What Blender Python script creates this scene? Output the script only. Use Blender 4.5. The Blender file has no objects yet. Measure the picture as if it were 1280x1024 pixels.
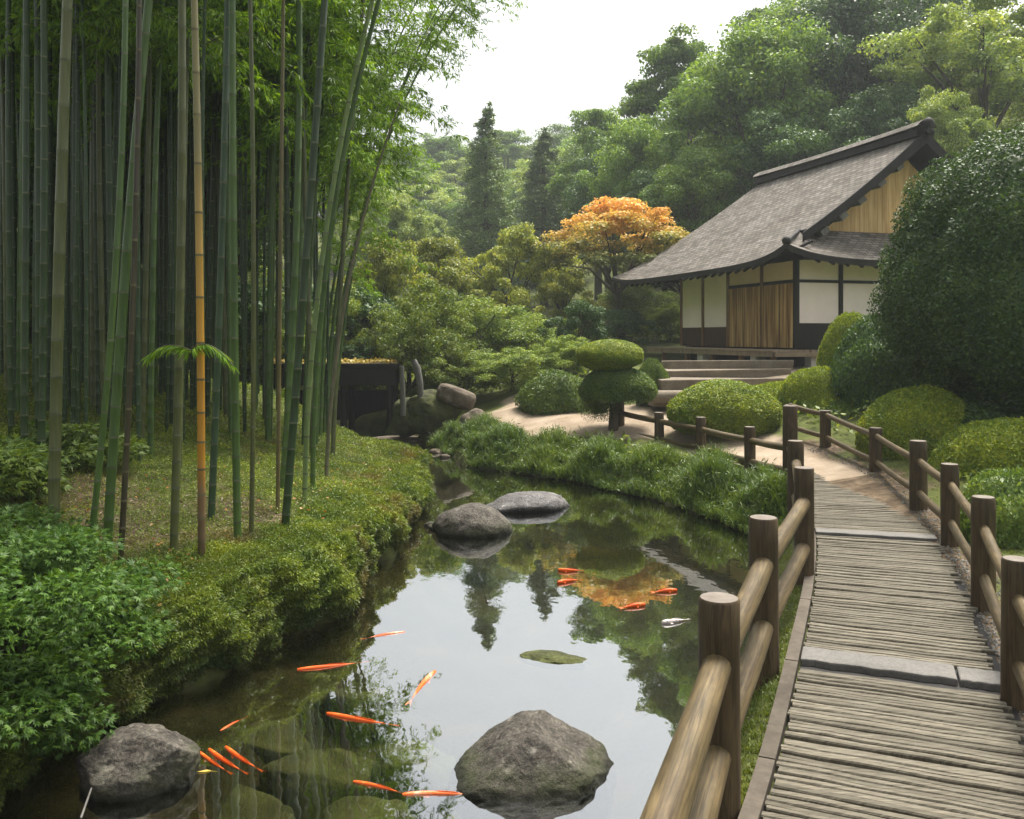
import bpy, bmesh, math, random
import numpy as np
from mathutils import Vector, Matrix, Euler, noise as mnoise

R = math.radians
rng = np.random.default_rng(7)
random.seed(7)
scene = bpy.context.scene
C = scene.collection

# ------------------------------------------------------------------ camera
F, PX, PY, H = 1100.0, 640.0, 420.0, 2.7          # focal length in photo pixels, vanishing row, eye height
cd = bpy.data.cameras.new("camera")
cam = bpy.data.objects.new("camera", cd); C.objects.link(cam)
cam.location = (0, 0, H); cam.rotation_euler = (R(90), 0, 0)
cd.sensor_width = 36; cd.lens = 36 * F / 1280
cd.shift_y = -(512 - PY) / 1280
cd.clip_start = 0.05; cd.clip_end = 3000
scene.camera = cam

# ------------------------------------------------------------------ sky, sun, exposure
SUN_EL, SUN_AZ = R(64), R(38)      # azimuth clockwise from +Y: high, from the right and beyond the pond
w = bpy.data.worlds.new("World"); scene.world = w; w.use_nodes = True
nt = w.node_tree; nt.nodes.clear()
sky = nt.nodes.new("ShaderNodeTexSky"); sky.sky_type = 'NISHITA'; sky.sun_disc = False
sky.sun_elevation = SUN_EL; sky.sun_rotation = SUN_AZ
sky.air_density = 1.6; sky.dust_density = 6.0; sky.ozone_density = 1.0
hs = nt.nodes.new("ShaderNodeHueSaturation"); hs.inputs['Saturation'].default_value = 0.12
bg = nt.nodes.new("ShaderNodeBackground"); bg.inputs['Strength'].default_value = 0.10
wo = nt.nodes.new("ShaderNodeOutputWorld")
nt.links.new(sky.outputs[0], hs.inputs['Color']); nt.links.new(hs.outputs[0], bg.inputs['Color'])
nt.links.new(bg.outputs[0], wo.inputs['Surface'])
sd = bpy.data.lights.new("sun", 'SUN'); sun = bpy.data.objects.new("sun", sd); C.objects.link(sun)
sd.energy = 2.9; sd.angle = R(18); sd.color = (1.0, 0.93, 0.82)
dirv = Vector((math.sin(SUN_AZ) * math.cos(SUN_EL), math.cos(SUN_AZ) * math.cos(SUN_EL), math.sin(SUN_EL)))
sun.rotation_euler = dirv.to_track_quat('Z', 'Y').to_euler()
sun.location = dirv * 60
vs = scene.view_settings
vs.view_transform = 'Standard'; vs.look = 'None'; vs.gamma = 1; vs.use_curve_mapping = False
vs.exposure = 1.33
cy = scene.cycles
cy.use_denoising = True
cy.max_bounces = 6; cy.diffuse_bounces = 3; cy.glossy_bounces = 3; cy.transmission_bounces = 3
cy.transparent_max_bounces = 8; cy.volume_bounces = 0
cy.caustics_reflective = False; cy.caustics_refractive = False

# ------------------------------------------------------------------ object helpers
def tag(o, label=None, cat=None, group=None, kind=None):
    if label: o['label'] = label
    if cat: o['category'] = cat
    if group: o['group'] = group
    if kind: o['kind'] = kind
    return o

def empty(name, loc=(0, 0, 0), rz=0.0):
    o = bpy.data.objects.new(name, None); C.objects.link(o)
    o.location = loc; o.rotation_euler = (0, 0, rz); o.empty_display_size = 0.1
    return o

def link(name, me, parent=None, loc=None):
    o = bpy.data.objects.new(name, me); C.objects.link(o)
    if parent is not None: o.parent = parent
    if loc is not None: o.location = loc
    return o

def copy_tree(o, parent=None):
    c = o.copy(); C.objects.link(c); c.parent = parent
    for ch in list(o.children): copy_tree(ch, c)
    return c

class MB:
    """collects vertices and faces; build() links ONE mesh object"""
    def __init__(s): s.v = []; s.f = []; s.m = []; s.n = 0; s.uv = []; s.has_uv = False; s.sm = []
    def add(s, verts, faces, mi=0, smooth=False, uv=None):
        verts = np.asarray(verts, dtype=np.float32).reshape(-1, 3)
        faces = [np.asarray(f, dtype=np.int64) + s.n for f in faces] if not isinstance(faces, np.ndarray) else list(faces + s.n)
        s.v.append(verts); s.f.extend(faces); s.n += len(verts)
        s.m.extend([mi] * len(faces)); s.sm.extend([smooth] * len(faces))
        s.uv.append(np.zeros((len(verts), 2), np.float32) if uv is None else np.asarray(uv, np.float32))
        if uv is not None: s.has_uv = True
    def mesh(s, name, mats):
        v = np.concatenate(s.v) if s.v else np.zeros((0, 3), np.float32)
        me = bpy.data.meshes.new(name)
        lt = np.array([len(f) for f in s.f], np.int32)
        li = np.concatenate(s.f).astype(np.int32)
        fill(me, v, li, lt, np.array(s.m, np.int32), np.array(s.sm, bool))
        if s.has_uv:
            uvs = np.concatenate(s.uv)
            ul = me.uv_layers.new(name="UVMap")
            ul.data.foreach_set("uv", uvs[li].astype(np.float32).ravel())
        for m in (mats if isinstance(mats, (list, tuple)) else [mats]): me.materials.append(m)
        return me
    def build(s, name, mats, parent=None, loc=None): return link(name, s.mesh(name, mats), parent, loc)

def fill(me, v, li, lt, mi=None, sm=None):
    me.vertices.add(len(v)); me.vertices.foreach_set("co", np.asarray(v, np.float32).ravel())
    me.loops.add(len(li)); me.loops.foreach_set("vertex_index", np.asarray(li, np.int32))
    me.polygons.add(len(lt))
    ls = np.zeros(len(lt), np.int32); ls[1:] = np.cumsum(lt)[:-1]
    me.polygons.foreach_set("loop_start", ls)
    if mi is not None: me.polygons.foreach_set("material_index", mi)
    if sm is not None: me.polygons.foreach_set("use_smooth", sm)
    me.update(calc_edges=True); me.validate()

def quads_mesh(name, V, mats, mi=None):
    """V: (N,4,3) array of separate quads"""
    me = bpy.data.meshes.new(name); n = len(V)
    fill(me, V.reshape(-1, 3), np.arange(n * 4), np.full(n, 4, np.int32), mi)
    for m in (mats if isinstance(mats, (list, tuple)) else [mats]): me.materials.append(m)
    return me

def join_quads(mb, V, mi=0):
    n = len(V)
    mb.add(V.reshape(-1, 3), np.arange(n * 4).reshape(n, 4), mi)

def unit(a): return a / np.maximum(np.linalg.norm(a, axis=-1, keepdims=True), 1e-9)

def rand_unit(n): return unit(rng.normal(size=(n, 3)))

def leaf_quads(P, T, N, L, W):
    """leaf rhombs: P base point, T direction, N normal"""
    T = unit(T); B = unit(np.cross(N, T)); L = np.asarray(L).reshape(-1, 1); W = np.asarray(W).reshape(-1, 1)
    Nn = np.cross(T, B)
    mid = P + T * L * 0.45
    return np.stack([P, mid + B * W * 0.5, P + T * L - Nn * L * 0.12, mid - B * W * 0.5], 1)

def frame(d):
    d = Vector(d).normalized()
    a = Vector((0, 0, 1)) if abs(d.z) < 0.9 else Vector((1, 0, 0))
    x = a.cross(d).normalized(); y = d.cross(x)
    return x, y

def tube(mb, pts, rad, n=10, mi=0, caps=True, capmi=None, smooth=True):
    pts = [Vector(p) for p in pts]; m = len(pts)
    rad = [rad] * m if not hasattr(rad, '__len__') else rad
    V = []; x0 = None
    for i, p in enumerate(pts):
        d = (pts[min(i + 1, m - 1)] - pts[max(i - 1, 0)])
        if d.length < 1e-9: d = Vector((0, 0, 1))
        d.normalize()
        if x0 is None: x, y = frame(d)
        else:
            x = (x0 - d * x0.dot(d)).normalized(); y = d.cross(x)
        x0 = x
        for k in range(n):
            a = 2 * math.pi * k / n
            V.append(p + (x * math.cos(a) + y * math.sin(a)) * rad[i])
    Fc = []
    for i in range(m - 1):
        for k in range(n):
            Fc.append((i * n + k, i * n + (k + 1) % n, (i + 1) * n + (k + 1) % n, (i + 1) * n + k))
    mb.add([tuple(v) for v in V], Fc, mi, smooth)
    if caps:
        mb.add([tuple(v) for v in V[:n]], [tuple(range(n - 1, -1, -1))], mi if capmi is None else capmi)
        mb.add([tuple(v) for v in V[-n:]], [tuple(range(n))], mi if capmi is None else capmi)

def box(mb, c, s, M=None, mi=0, jit=0.0):
    sx, sy, sz = s[0] / 2, s[1] / 2, s[2] / 2
    v = [(-sx, -sy, -sz), (sx, -sy, -sz), (sx, sy, -sz), (-sx, sy, -sz), (-sx, -sy, sz), (sx, -sy, sz), (sx, sy, sz), (-sx, sy, sz)]
    out = []
    for p in v:
        p = Vector(p) + (Vector((random.uniform(-jit, jit), random.uniform(-jit, jit), random.uniform(-jit, jit))) if jit else Vector())
        if M is not None: p = M @ p
        out.append(tuple(Vector(c) + p))
    mb.add(out, [(0, 3, 2, 1), (4, 5, 6, 7), (0, 1, 5, 4), (1, 2, 6, 5), (2, 3, 7, 6), (3, 0, 4, 7)], mi)

def bevel(o, wdt=0.01, seg=2):
    b = o.modifiers.new("bevel", 'BEVEL'); b.width = wdt; b.segments = seg; b.limit_method = 'ANGLE'
    return o

def at(px, py, Y): return Vector(((px - PX) / F * Y, Y, H - (py - PY) * Y / F))
def at_water(px, py): Y = F * H / (py - PY); return Vector(((px - PX) / F * Y, Y, 0.0))

# ------------------------------------------------------------------ materials
def newmat(name):
    m = bpy.data.materials.new(name); m.use_nodes = True
    t = m.node_tree; t.nodes.clear()
    return m, t, t.nodes.new("ShaderNodeOutputMaterial")

def nd(t, typ, **kw):
    n = t.nodes.new(typ)
    for k, v in kw.items():
        if k in n.inputs: n.inputs[k].default_value = v
        else: setattr(n, k, v)
    return n

def rgb(c): return (c[0], c[1], c[2], 1.0)

def coords(t, kind='Object', scale=(1, 1, 1)):
    tc = t.nodes.new("ShaderNodeTexCoord"); mp = t.nodes.new("ShaderNodeMapping")
    mp.inputs['Scale'].default_value = scale
    t.links.new(tc.outputs[kind], mp.inputs['Vector'])
    return mp.outputs[0]

def ramp(t, src, stops):
    r = t.nodes.new("ShaderNodeValToRGB"); e = r.color_ramp.elements
    while len(e) < len(stops): e.new(0.5)
    for i, (p, c) in enumerate(stops): e[i].position = p; e[i].color = rgb(c) if len(c) == 3 else c
    t.links.new(src, r.inputs[0]); return r.outputs[0]

def mixc(t, fac, a, b, mode='MIX'):
    n = t.nodes.new("ShaderNodeMix"); n.data_type = 'RGBA'; n.blend_type = mode
    for sock, v in ((n.inputs[0], fac), (n.inputs[6], a), (n.inputs[7], b)):
        if isinstance(v, (int, float)): sock.default_value = v
        elif isinstance(v, tuple): sock.default_value = rgb(v)
        else: t.links.new(v, sock)
    return n.outputs[2]

def noise_tex(t, vec, scale, detail=6, rough=0.6, dist=0.0):
    n = nd(t, "ShaderNodeTexNoise", Scale=scale, Detail=detail, Roughness=rough, Distortion=dist)
    if vec is not None: t.links.new(vec, n.inputs['Vector'])
    return n.outputs['Fac']

def bump(t, h, strength=0.5, dist=0.02):
    b = nd(t, "ShaderNodeBump", Strength=strength, Distance=dist); t.links.new(h, b.inputs['Height'])
    return b.outputs[0]

def surf(name, stops, scale=4.0, rough=0.8, bmp=0.4, bdist=0.02, stretch=(1, 1, 1), kind='Object', island=0.0, spec=0.3, detail=8, fine=None, crack=None):
    """noise-driven surface: colour stops over a noise, with bump; optional per-island brightness"""
    m, t, out = newmat(name)
    v = coords(t, kind, stretch)
    n1 = noise_tex(t, v, scale, detail)
    col = ramp(t, n1, stops)
    if fine:
        n2 = noise_tex(t, v, fine[0], 4)
        col = mixc(t, fine[1], col, ramp(t, n2, [(0.3, (0.35, 0.35, 0.35)), (0.7, (1.25, 1.25, 1.25))]), 'MULTIPLY')
    if crack:
        cn = noise_tex(t, coords(t, kind, crack), 3.0, 3, 0.5, 0.2)
        col = mixc(t, 0.6, col, ramp(t, cn, [(0.452, (1, 1, 1)), (0.488, (0.3, 0.27, 0.24)), (0.50, (0.3, 0.27, 0.24)), (0.545, (1, 1, 1))]), 'MULTIPLY')
        cn2 = noise_tex(t, coords(t, kind), 1.7, 4)
        col = mixc(t, 0.8, col, ramp(t, cn2, [(0.32, (0.55, 0.57, 0.5)), (0.62, (1.15, 1.12, 1.1))]), 'MULTIPLY')
    if island:
        g = t.nodes.new("ShaderNodeNewGeometry")
        lo, hi = 1 - island, 1 + island * 0.6
        col = mixc(t, 1.0, col, ramp(t, g.outputs['Random Per Island'], [(0, (lo, lo, lo * 0.97)), (1, (hi, hi, hi))]), 'MULTIPLY')
    p = nd(t, "ShaderNodeBsdfPrincipled", Roughness=rough); p.inputs['Specular IOR Level'].default_value = spec
    t.links.new(col, p.inputs['Base Color'])
    if bmp:
        n3 = noise_tex(t, v, scale * 3, 8)
        t.links.new(bump(t, n3, bmp, bdist), p.inputs['Normal'])
    t.links.new(p.outputs[0], out.inputs[0])
    return m

def leafmat(name, c1, c2, c3=None, trans=0.35, rough=0.5, objvar=0.25, big=0.0, spec=0.35, patch=None):
    m, t, out = newmat(name)
    g = t.nodes.new("ShaderNodeNewGeometry")
    stops = [(0.0, c1), (0.6, c2)] + ([(1.0, c3)] if c3 else [])
    if patch: stops = [(p_, c_) for p_, c_ in stops]
    col = ramp(t, g.outputs['Random Per Island'], stops)
    oi = t.nodes.new("ShaderNodeObjectInfo")
    lo, hi = 1 - objvar, 1 + objvar
    col = mixc(t, 1.0, col, ramp(t, oi.outputs['Random'], [(0, (lo, lo, lo)), (0.5, (1, 1, 0.95)), (1, (hi * 1.03, hi, hi * 0.9))]), 'MULTIPLY')
    if big:
        n = noise_tex(t, coords(t, 'Object'), big, 3)
        col = mixc(t, 1.0, col, ramp(t, n, [(0.3, (0.7, 0.78, 0.8)), (0.7, (1.25, 1.15, 0.9))]), 'MULTIPLY')
    if patch:
        n = noise_tex(t, coords(t, 'Object'), patch[0], 6, 0.65)
        col = mixc(t, ramp(t, n, [(0.54, (0, 0, 0)), (0.66, (patch[2],) * 3)]), col, patch[1])
        n = noise_tex(t, coords(t, 'Object', (1, 1, 1.7)), patch[0] * 1.9, 5, 0.6)
        col = mixc(t, 1.0, col, ramp(t, n, [(0.34, (0.5, 0.62, 0.6)), (0.6, (1.15, 1.1, 1.0))]), 'MULTIPLY')
    p = nd(t, "ShaderNodeBsdfPrincipled", Roughness=rough); p.inputs['Specular IOR Level'].default_value = spec
    tr = t.nodes.new("ShaderNodeBsdfTranslucent")
    t.links.new(col, p.inputs['Base Color'])
    t.links.new(mixc(t, 1.0, col, (1.5, 1.35, 0.6), 'MULTIPLY'), tr.inputs['Color'])
    mx = t.nodes.new("ShaderNodeMixShader"); mx.inputs[0].default_value = trans
    t.links.new(p.outputs[0], mx.inputs[1]); t.links.new(tr.outputs[0], mx.inputs[2])
    t.links.new(mx.outputs[0], out.inputs[0])
    return m

M = {}
M['leaf_bamboo'] = leafmat('bamboo_leaf', (0.0845, 0.1848, 0.01056), (0.169, 0.3192, 0.0176), (0.2873, 0.4369, 0.0308), trans=0.3)
M['leaf_dark'] = leafmat('dark_leaf', (0.03575, 0.0858, 0.02592), (0.065, 0.1326, 0.03744), (0.1137, 0.2028, 0.0576), trans=0.25)
M['leaf_mid'] = leafmat('mid_leaf', (0.08596, 0.1719, 0.03795), (0.1612, 0.2794, 0.05692), (0.2578, 0.3869, 0.08538), trans=0.35, big=0.35)
M['leaf_pale'] = leafmat('pale_leaf', (0.1648, 0.2474, 0.0726), (0.2677, 0.3762, 0.1089), (0.4118, 0.5148, 0.1633), trans=0.35, big=0.3)
M['leaf_bush'] = leafmat('bush_leaf', (0.091, 0.1604, 0.0264), (0.182, 0.27, 0.0462), (0.3094, 0.3881, 0.0792), trans=0.35, big=1.0)
M['leaf_olive'] = leafmat('olive_leaf', (0.1446, 0.1953, 0.0396), (0.257, 0.3194, 0.066), (0.3856, 0.4082, 0.1056), trans=0.35, big=0.6)
M['leaf_conifer'] = leafmat('conifer_leaf', (0.07812, 0.15, 0.0462), (0.1367, 0.225, 0.0693), (0.2149, 0.3, 0.09075), trans=0.2, big=0.5)
M['leaf_clip'] = leafmat('clipped_leaf', (0.1069, 0.1723, 0.02138), (0.196, 0.2757, 0.02851), (0.3564, 0.4134, 0.0499), trans=0.3, big=2.0, objvar=0.15)
M['leaf_clipdark'] = leafmat('clipped_dark_leaf', (0.06552, 0.1238, 0.02688), (0.1092, 0.182, 0.03763), (0.1747, 0.2475, 0.05376), trans=0.3, big=2.0)
M['leaf_ball'] = leafmat('ball_leaf', (0.03142, 0.07853, 0.02466), (0.05711, 0.1213, 0.03453), (0.1213, 0.2142, 0.04315), trans=0.22, big=0.8, spec=0.5)
M['leaf_shrub'] = leafmat('shrub_leaf', (0.03695, 0.09392, 0.01562), (0.06334, 0.1381, 0.02344), (0.1162, 0.21, 0.03646), trans=0.3, spec=0.25, big=1.5)
M['leaf_cover'] = leafmat('cover_leaf', (0.1069, 0.1641, 0.0162), (0.1811, 0.2699, 0.027), (0.3127, 0.3856, 0.054), trans=0.3, big=1.2, patch=(1.1, (0.15, 0.10, 0.035), .7))
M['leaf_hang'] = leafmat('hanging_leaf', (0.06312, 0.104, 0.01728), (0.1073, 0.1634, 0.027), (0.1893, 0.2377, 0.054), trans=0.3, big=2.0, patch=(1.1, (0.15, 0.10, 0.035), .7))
M['leaf_grass'] = leafmat('grass_blade', (0.0504, 0.09751, 0.01755), (0.08568, 0.1488, 0.02925), (0.1512, 0.2155, 0.0585), trans=0.3, big=0.8)
M['leaf_fallen'] = leafmat('fallen_leaf', (0.24, 0.08, 0.016), (0.36, 0.16, 0.032), (0.4, 0.264, 0.08), trans=0.2)
M['leaf_yellow'] = leafmat('yellow_leaf', (0.35, 0.24, 0.05), (0.45, 0.35, 0.08), (0.5, 0.42, 0.18), trans=0.2)

def maple_mat():
    m, t, out = newmat('maple_leaf')
    g = t.nodes.new("ShaderNodeNewGeometry"); tc = t.nodes.new("ShaderNodeTexCoord")
    sp = t.nodes.new("ShaderNodeSeparateXYZ"); t.links.new(tc.outputs['Object'], sp.inputs[0])
    n = noise_tex(t, coords(t, 'Object'), 0.7, 3)
    a = nd(t, "ShaderNodeMath", operation='MULTIPLY_ADD'); t.links.new(sp.outputs['Z'], a.inputs[0]); a.inputs[1].default_value = 0.24; a.inputs[2].default_value = -1.32
    b = nd(t, "ShaderNodeMath", operation='ADD'); t.links.new(a.outputs[0], b.inputs[0])
    c = nd(t, "ShaderNodeMath", operation='MULTIPLY_ADD'); t.links.new(n, c.inputs[0]); c.inputs[1].default_value = 0.9; c.inputs[2].default_value = -0.2
    t.links.new(c.outputs[0], b.inputs[1])
    d = nd(t, "ShaderNodeMath", operation='MULTIPLY_ADD'); t.links.new(g.outputs['Random Per Island'], d.inputs[0]); d.inputs[1].default_value = 0.25; t.links.new(b.outputs[0], d.inputs[2])
    col = ramp(t, d.outputs[0], [(0.02, (0.16, 0.19, 0.035)), (0.2, (0.46, 0.38, 0.06)), (0.48, (0.80, 0.47, 0.08)), (1.0, (0.92, 0.47, 0.13))])
    p = nd(t, "ShaderNodeBsdfPrincipled", Roughness=0.55); tr = t.nodes.new("ShaderNodeBsdfTranslucent")
    t.links.new(col, p.inputs['Base Color']); t.links.new(col, tr.inputs['Color'])
    mx = t.nodes.new("ShaderNodeMixShader"); mx.inputs[0].default_value = 0.4
    t.links.new(p.outputs[0], mx.inputs[1]); t.links.new(tr.outputs[0], mx.inputs[2]); t.links.new(mx.outputs[0], out.inputs[0])
    return m
M['leaf_maple'] = maple_mat()

M['bark'] = surf('tree_bark', [(0.3, (0.035, 0.028, 0.02)), (0.7, (0.11, 0.09, 0.065))], 6, 0.9, 0.6, 0.03, (1, 1, 0.25))
def rockmat(name, c1, c2, c3, moss=0.0):
    m, t, out = newmat(name)
    v = coords(t, 'Object')
    col = ramp(t, noise_tex(t, v, 3.2, 9, 0.68, 0.3), [(0.28, c1), (0.5, c2), (0.72, c3)])
    vo = nd(t, "ShaderNodeTexVoronoi", Scale=70.0); t.links.new(v, vo.inputs['Vector'])
    col = mixc(t, 0.75, col, ramp(t, vo.outputs['Color'], [(0.15, (0.45, 0.45, 0.44)), (0.6, (1.0, 1.0, 1.0)), (0.92, (1.75, 1.72, 1.65))]), 'MULTIPLY')
    lich = ramp(t, noise_tex(t, v, 9, 5, 0.6), [(0.60, (0, 0, 0)), (0.70, (1, 1, 1))])
    col = mixc(t, lich, col, tuple(min(.6, x * 1.5) for x in c3))
    g = t.nodes.new("ShaderNodeNewGeometry"); sp = t.nodes.new("ShaderNodeSeparateXYZ"); t.links.new(g.outputs['Position'], sp.inputs[0])
    if moss:
        mm = nd(t, "ShaderNodeMath", operation='MULTIPLY_ADD'); t.links.new(sp.outputs['Z'], mm.inputs[0]); mm.inputs[1].default_value = -1.6; t.links.new(noise_tex(t, v, 5, 6), mm.inputs[2])
        mk = ramp(t, mm.outputs[0], [(0.22, (0, 0, 0)), (0.5, (moss,) * 3)])
        col = mixc(t, mk, col, (0.035, 0.042, 0.012))
    wet = ramp(t, sp.outputs['Z'], [(0.02, (0.3, 0.3, 0.28)), (0.055, (1, 1, 1))])
    col = mixc(t, 1.0, col, wet, 'MULTIPLY')
    p = nd(t, "ShaderNodeBsdfPrincipled", Roughness=0.8); p.inputs['Specular IOR Level'].default_value = 0.3
    t.links.new(col, p.inputs['Base Color']); t.links.new(bump(t, noise_tex(t, v, 14, 10, 0.7), 1.0, 0.035), p.inputs['Normal'])
    t.links.new(p.outputs[0], out.inputs[0]); return m
M['rock'] = rockmat('grey_rock', (0.028, 0.024, 0.02), (0.085, 0.075, 0.062), (0.17, 0.155, 0.13), .8)
M['rock_pale'] = rockmat('pale_rock', (0.05, 0.047, 0.046), (0.125, 0.118, 0.115), (0.23, 0.22, 0.22))
M['rock_brown'] = surf('brown_rock', [(0.25, (0.056, 0.044, 0.032)), (0.5, (0.136, 0.108, 0.08)), (0.75, (0.224, 0.184, 0.136))], 2.5, 0.9, 0.7, 0.03, fine=(30, 0.6))
M['rock_moss'] = surf('mossy_rock', [(0.3, (0.035, 0.035, 0.02)), (0.5, (0.07, 0.08, 0.025)), (0.75, (0.13, 0.14, 0.05))], 2.5, 0.95, 0.8, 0.03, fine=(40, 0.6))
M['rock_sunk'] = surf('sunken_rock', [(0.3, (0.05, 0.055, 0.025)), (0.6, (0.12, 0.125, 0.055)), (0.8, (0.18, 0.18, 0.09))], 2.5, 0.95, 0.6, 0.03)
M['slab'] = surf('stone_slab', [(0.3, (0.1216, 0.1152, 0.1056)), (0.7, (0.192, 0.1824, 0.1664))], 3, 0.85, 0.3, 0.01, fine=(50, 0.4))
M['wood_post'] = surf('post_wood', [(0.25, (0.03809, 0.02533, 0.01289)), (0.5, (0.08888, 0.06031, 0.0313)), (0.8, (0.1523, 0.1116, 0.06214))], 2.2, 0.65, 0.35, 0.01, (3, 3, 0.5), fine=(14, 0.5), crack=(10, 10, 0.35))
M['wood_end'] = surf('post_end_grain', [(0.3, (0.12, 0.1, 0.08)), (0.7, (0.216, 0.188, 0.16))], 9, 0.8, 0.3, 0.01)
M['wood_rail'] = surf('rail_wood', [(0.25, (0.07188, 0.0482, 0.02255)), (0.5, (0.1326, 0.09642, 0.04715)), (0.8, (0.1991, 0.1553, 0.082))], 2.0, 0.5, 0.25, 0.01, (0.6, 3.5, 3.5), kind='UV', fine=(10, 0.6), crack=(0.25, 9, 1))
M['plank'] = surf('board_plank', [(0.25, (0.08996, 0.07712, 0.0554)), (0.5, (0.1518, 0.1342, 0.1003)), (0.8, (0.2136, 0.197, 0.153))], 2.0, 0.85, 0.6, 0.01, (1.3, 20, 2), island=0.30, fine=(7, 0.7))
M['edge_board'] = surf('edge_board', [(0.3, (0.0728, 0.0588, 0.0448)), (0.7, (0.14, 0.1176, 0.0924))], 3, 0.85, 0.4, 0.01, fine=(20, 0.4), island=0.2)
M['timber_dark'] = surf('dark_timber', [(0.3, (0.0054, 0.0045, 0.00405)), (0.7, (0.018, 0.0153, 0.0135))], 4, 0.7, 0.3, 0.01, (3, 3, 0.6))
M['timber_brown'] = surf('brown_timber', [(0.3, (0.09, 0.045, 0.018)), (0.7, (0.24, 0.13, 0.055))], 4, 0.7, 0.3, 0.01, (3, 3, 0.5))
M['timber_dado'] = surf('dado_board', [(0.3, (0.035, 0.018, 0.010)), (0.7, (0.085, 0.048, 0.028))], 5, 0.75, 0.3, 0.01, (4, 4, 0.5))
M['plaster'] = surf('white_plaster', [(0.3, (0.7995, 0.6985, 0.6691)), (0.7, (0.9448, 0.8371, 0.8191))], 1.3, 0.9, 0.15, 0.01)
M['plaster_warm'] = surf('warm_plaster', [(0.3, (0.66, 0.52, 0.34)), (0.7, (0.74, 0.60, 0.42))], 1.3, 0.9, 0.15, 0.01)
M['gable_wood'] = surf('gable_board', [(0.3, (0.456, 0.276, 0.108)), (0.5, (0.66, 0.432, 0.192)), (0.75, (0.816, 0.588, 0.312))], 2.5, 0.75, 0.3, 0.01, (5, 5, 0.4), island=0.15)
M['veranda_wood'] = surf('veranda_board', [(0.3, (0.1683, 0.1224, 0.08415)), (0.7, (0.2907, 0.2295, 0.1683))], 3, 0.75, 0.3, 0.01, (1, 5, 1), island=0.15)
M['stone_step'] = surf('step_stone', [(0.3, (0.1571, 0.1278, 0.09435)), (0.7, (0.2468, 0.2067, 0.1581))], 2.5, 0.9, 0.4, 0.02, fine=(25, 0.4))
M['stone_pale'] = surf('pale_footing', [(0.3, (0.42, 0.41, 0.39)), (0.7, (0.58, 0.56, 0.53))], 3, 0.9, 0.3, 0.02)
M['driftwood'] = surf('pale_driftwood', [(0.3, (0.08, 0.075, 0.065)), (0.7, (0.19, 0.185, 0.17))], 4, 0.85, 0.4, 0.02, (3, 3, 0.5))
M['gravel'] = surf('gravel_stone', [(0.3, (0.119, 0.112, 0.0986)), (0.7, (0.252, 0.238, 0.2108))], 3, 0.9, 0.0, island=0.45)
M['koi'] = surf('orange_koi', [(0.3, (0.62, 0.075, 0.008)), (0.62, (0.75, 0.12, 0.012)), (0.75, (0.8, 0.28, 0.08))], 5, 0.5, 0.0, spec=0.25)
M['koi_pale'] = surf('pale_koi', [(0.5, (0.85, 0.15, 0.02)), (0.62, (0.78, 0.33, 0.17)), (0.8, (0.8, 0.6, 0.48))], 5, 0.35, 0.0, spec=0.5)
M['koi_white'] = surf('white_koi', [(0.4, (0.75, 0.66, 0.62)), (0.56, (0.8, 0.74, 0.72)), (0.62, (0.30, 0.06, 0.05))], 9, 0.35, 0.0, spec=0.5)
M['koi_grey'] = surf('grey_koi', [(0.3, (0.16, 0.17, 0.14)), (0.7, (0.30, 0.31, 0.27))], 9, 0.4, 0.0, spec=0.5)

def culm_mat(name, c1, c2, c3, rough=0.38):
    m, t, out = newmat(name)
    v = coords(t, 'Object', (6, 6, 0.35))
    col = ramp(t, noise_tex(t, v, 1.5, 5), [(0.3, c1), (0.52, c2), (0.78, c3)])
    v2 = coords(t, 'Object', (30, 30, 2.0))
    col = mixc(t, 0.45, col, ramp(t, noise_tex(t, v2, 2.0, 3), [(0.35, (0.55, 0.55, 0.5)), (0.65, (1.2, 1.2, 1.15))]), 'MULTIPLY')
    p = nd(t, "ShaderNodeBsdfPrincipled", Roughness=rough); p.inputs['Specular IOR Level'].default_value = 0.4
    t.links.new(col, p.inputs['Base Color']); t.links.new(p.outputs[0], out.inputs[0])
    return m
CULM = {
 'green': culm_mat('green_culm', (0.0309, 0.0690, 0.0109), (0.0521, 0.1015, 0.0175), (0.0863, 0.1361, 0.0285)),
 'dark': culm_mat('dark_green_culm', (0.0097, 0.0250, 0.0046), (0.0165, 0.0416, 0.0080), (0.0311, 0.0582, 0.0119)),
 'olive': culm_mat('olive_culm', (0.0475, 0.0575, 0.0175), (0.0784, 0.0912, 0.0289), (0.1151, 0.1237, 0.0464)),
 'tan': culm_mat('tan_culm', (0.0732, 0.0648, 0.0216), (0.1224, 0.1008, 0.0356), (0.1596, 0.1344, 0.0551)),
 'brown': culm_mat('brown_culm', (0.024, 0.021, 0.011), (0.045, 0.037, 0.018), (0.066, 0.060, 0.027)),
 'pale': culm_mat('pale_green_culm', (0.0837, 0.1310, 0.0376), (0.1330, 0.1918, 0.0601), (0.1898, 0.2540, 0.0901)),
 'blue': culm_mat('blue_green_culm', (0.0165, 0.0402, 0.0151), (0.0273, 0.0585, 0.0235), (0.0428, 0.0780, 0.0317)),
 'grey': culm_mat('grey_dry_culm', (0.078, 0.072, 0.042), (0.120, 0.111, 0.066), (0.162, 0.150, 0.102)),
}
CULM['deep'] = culm_mat('shaded_green_culm', (0.012, 0.03, 0.007), (0.022, 0.05, 0.012), (0.045, 0.075, 0.025))  # green darkened for culms inside the grove; its shade is in the colour
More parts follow.
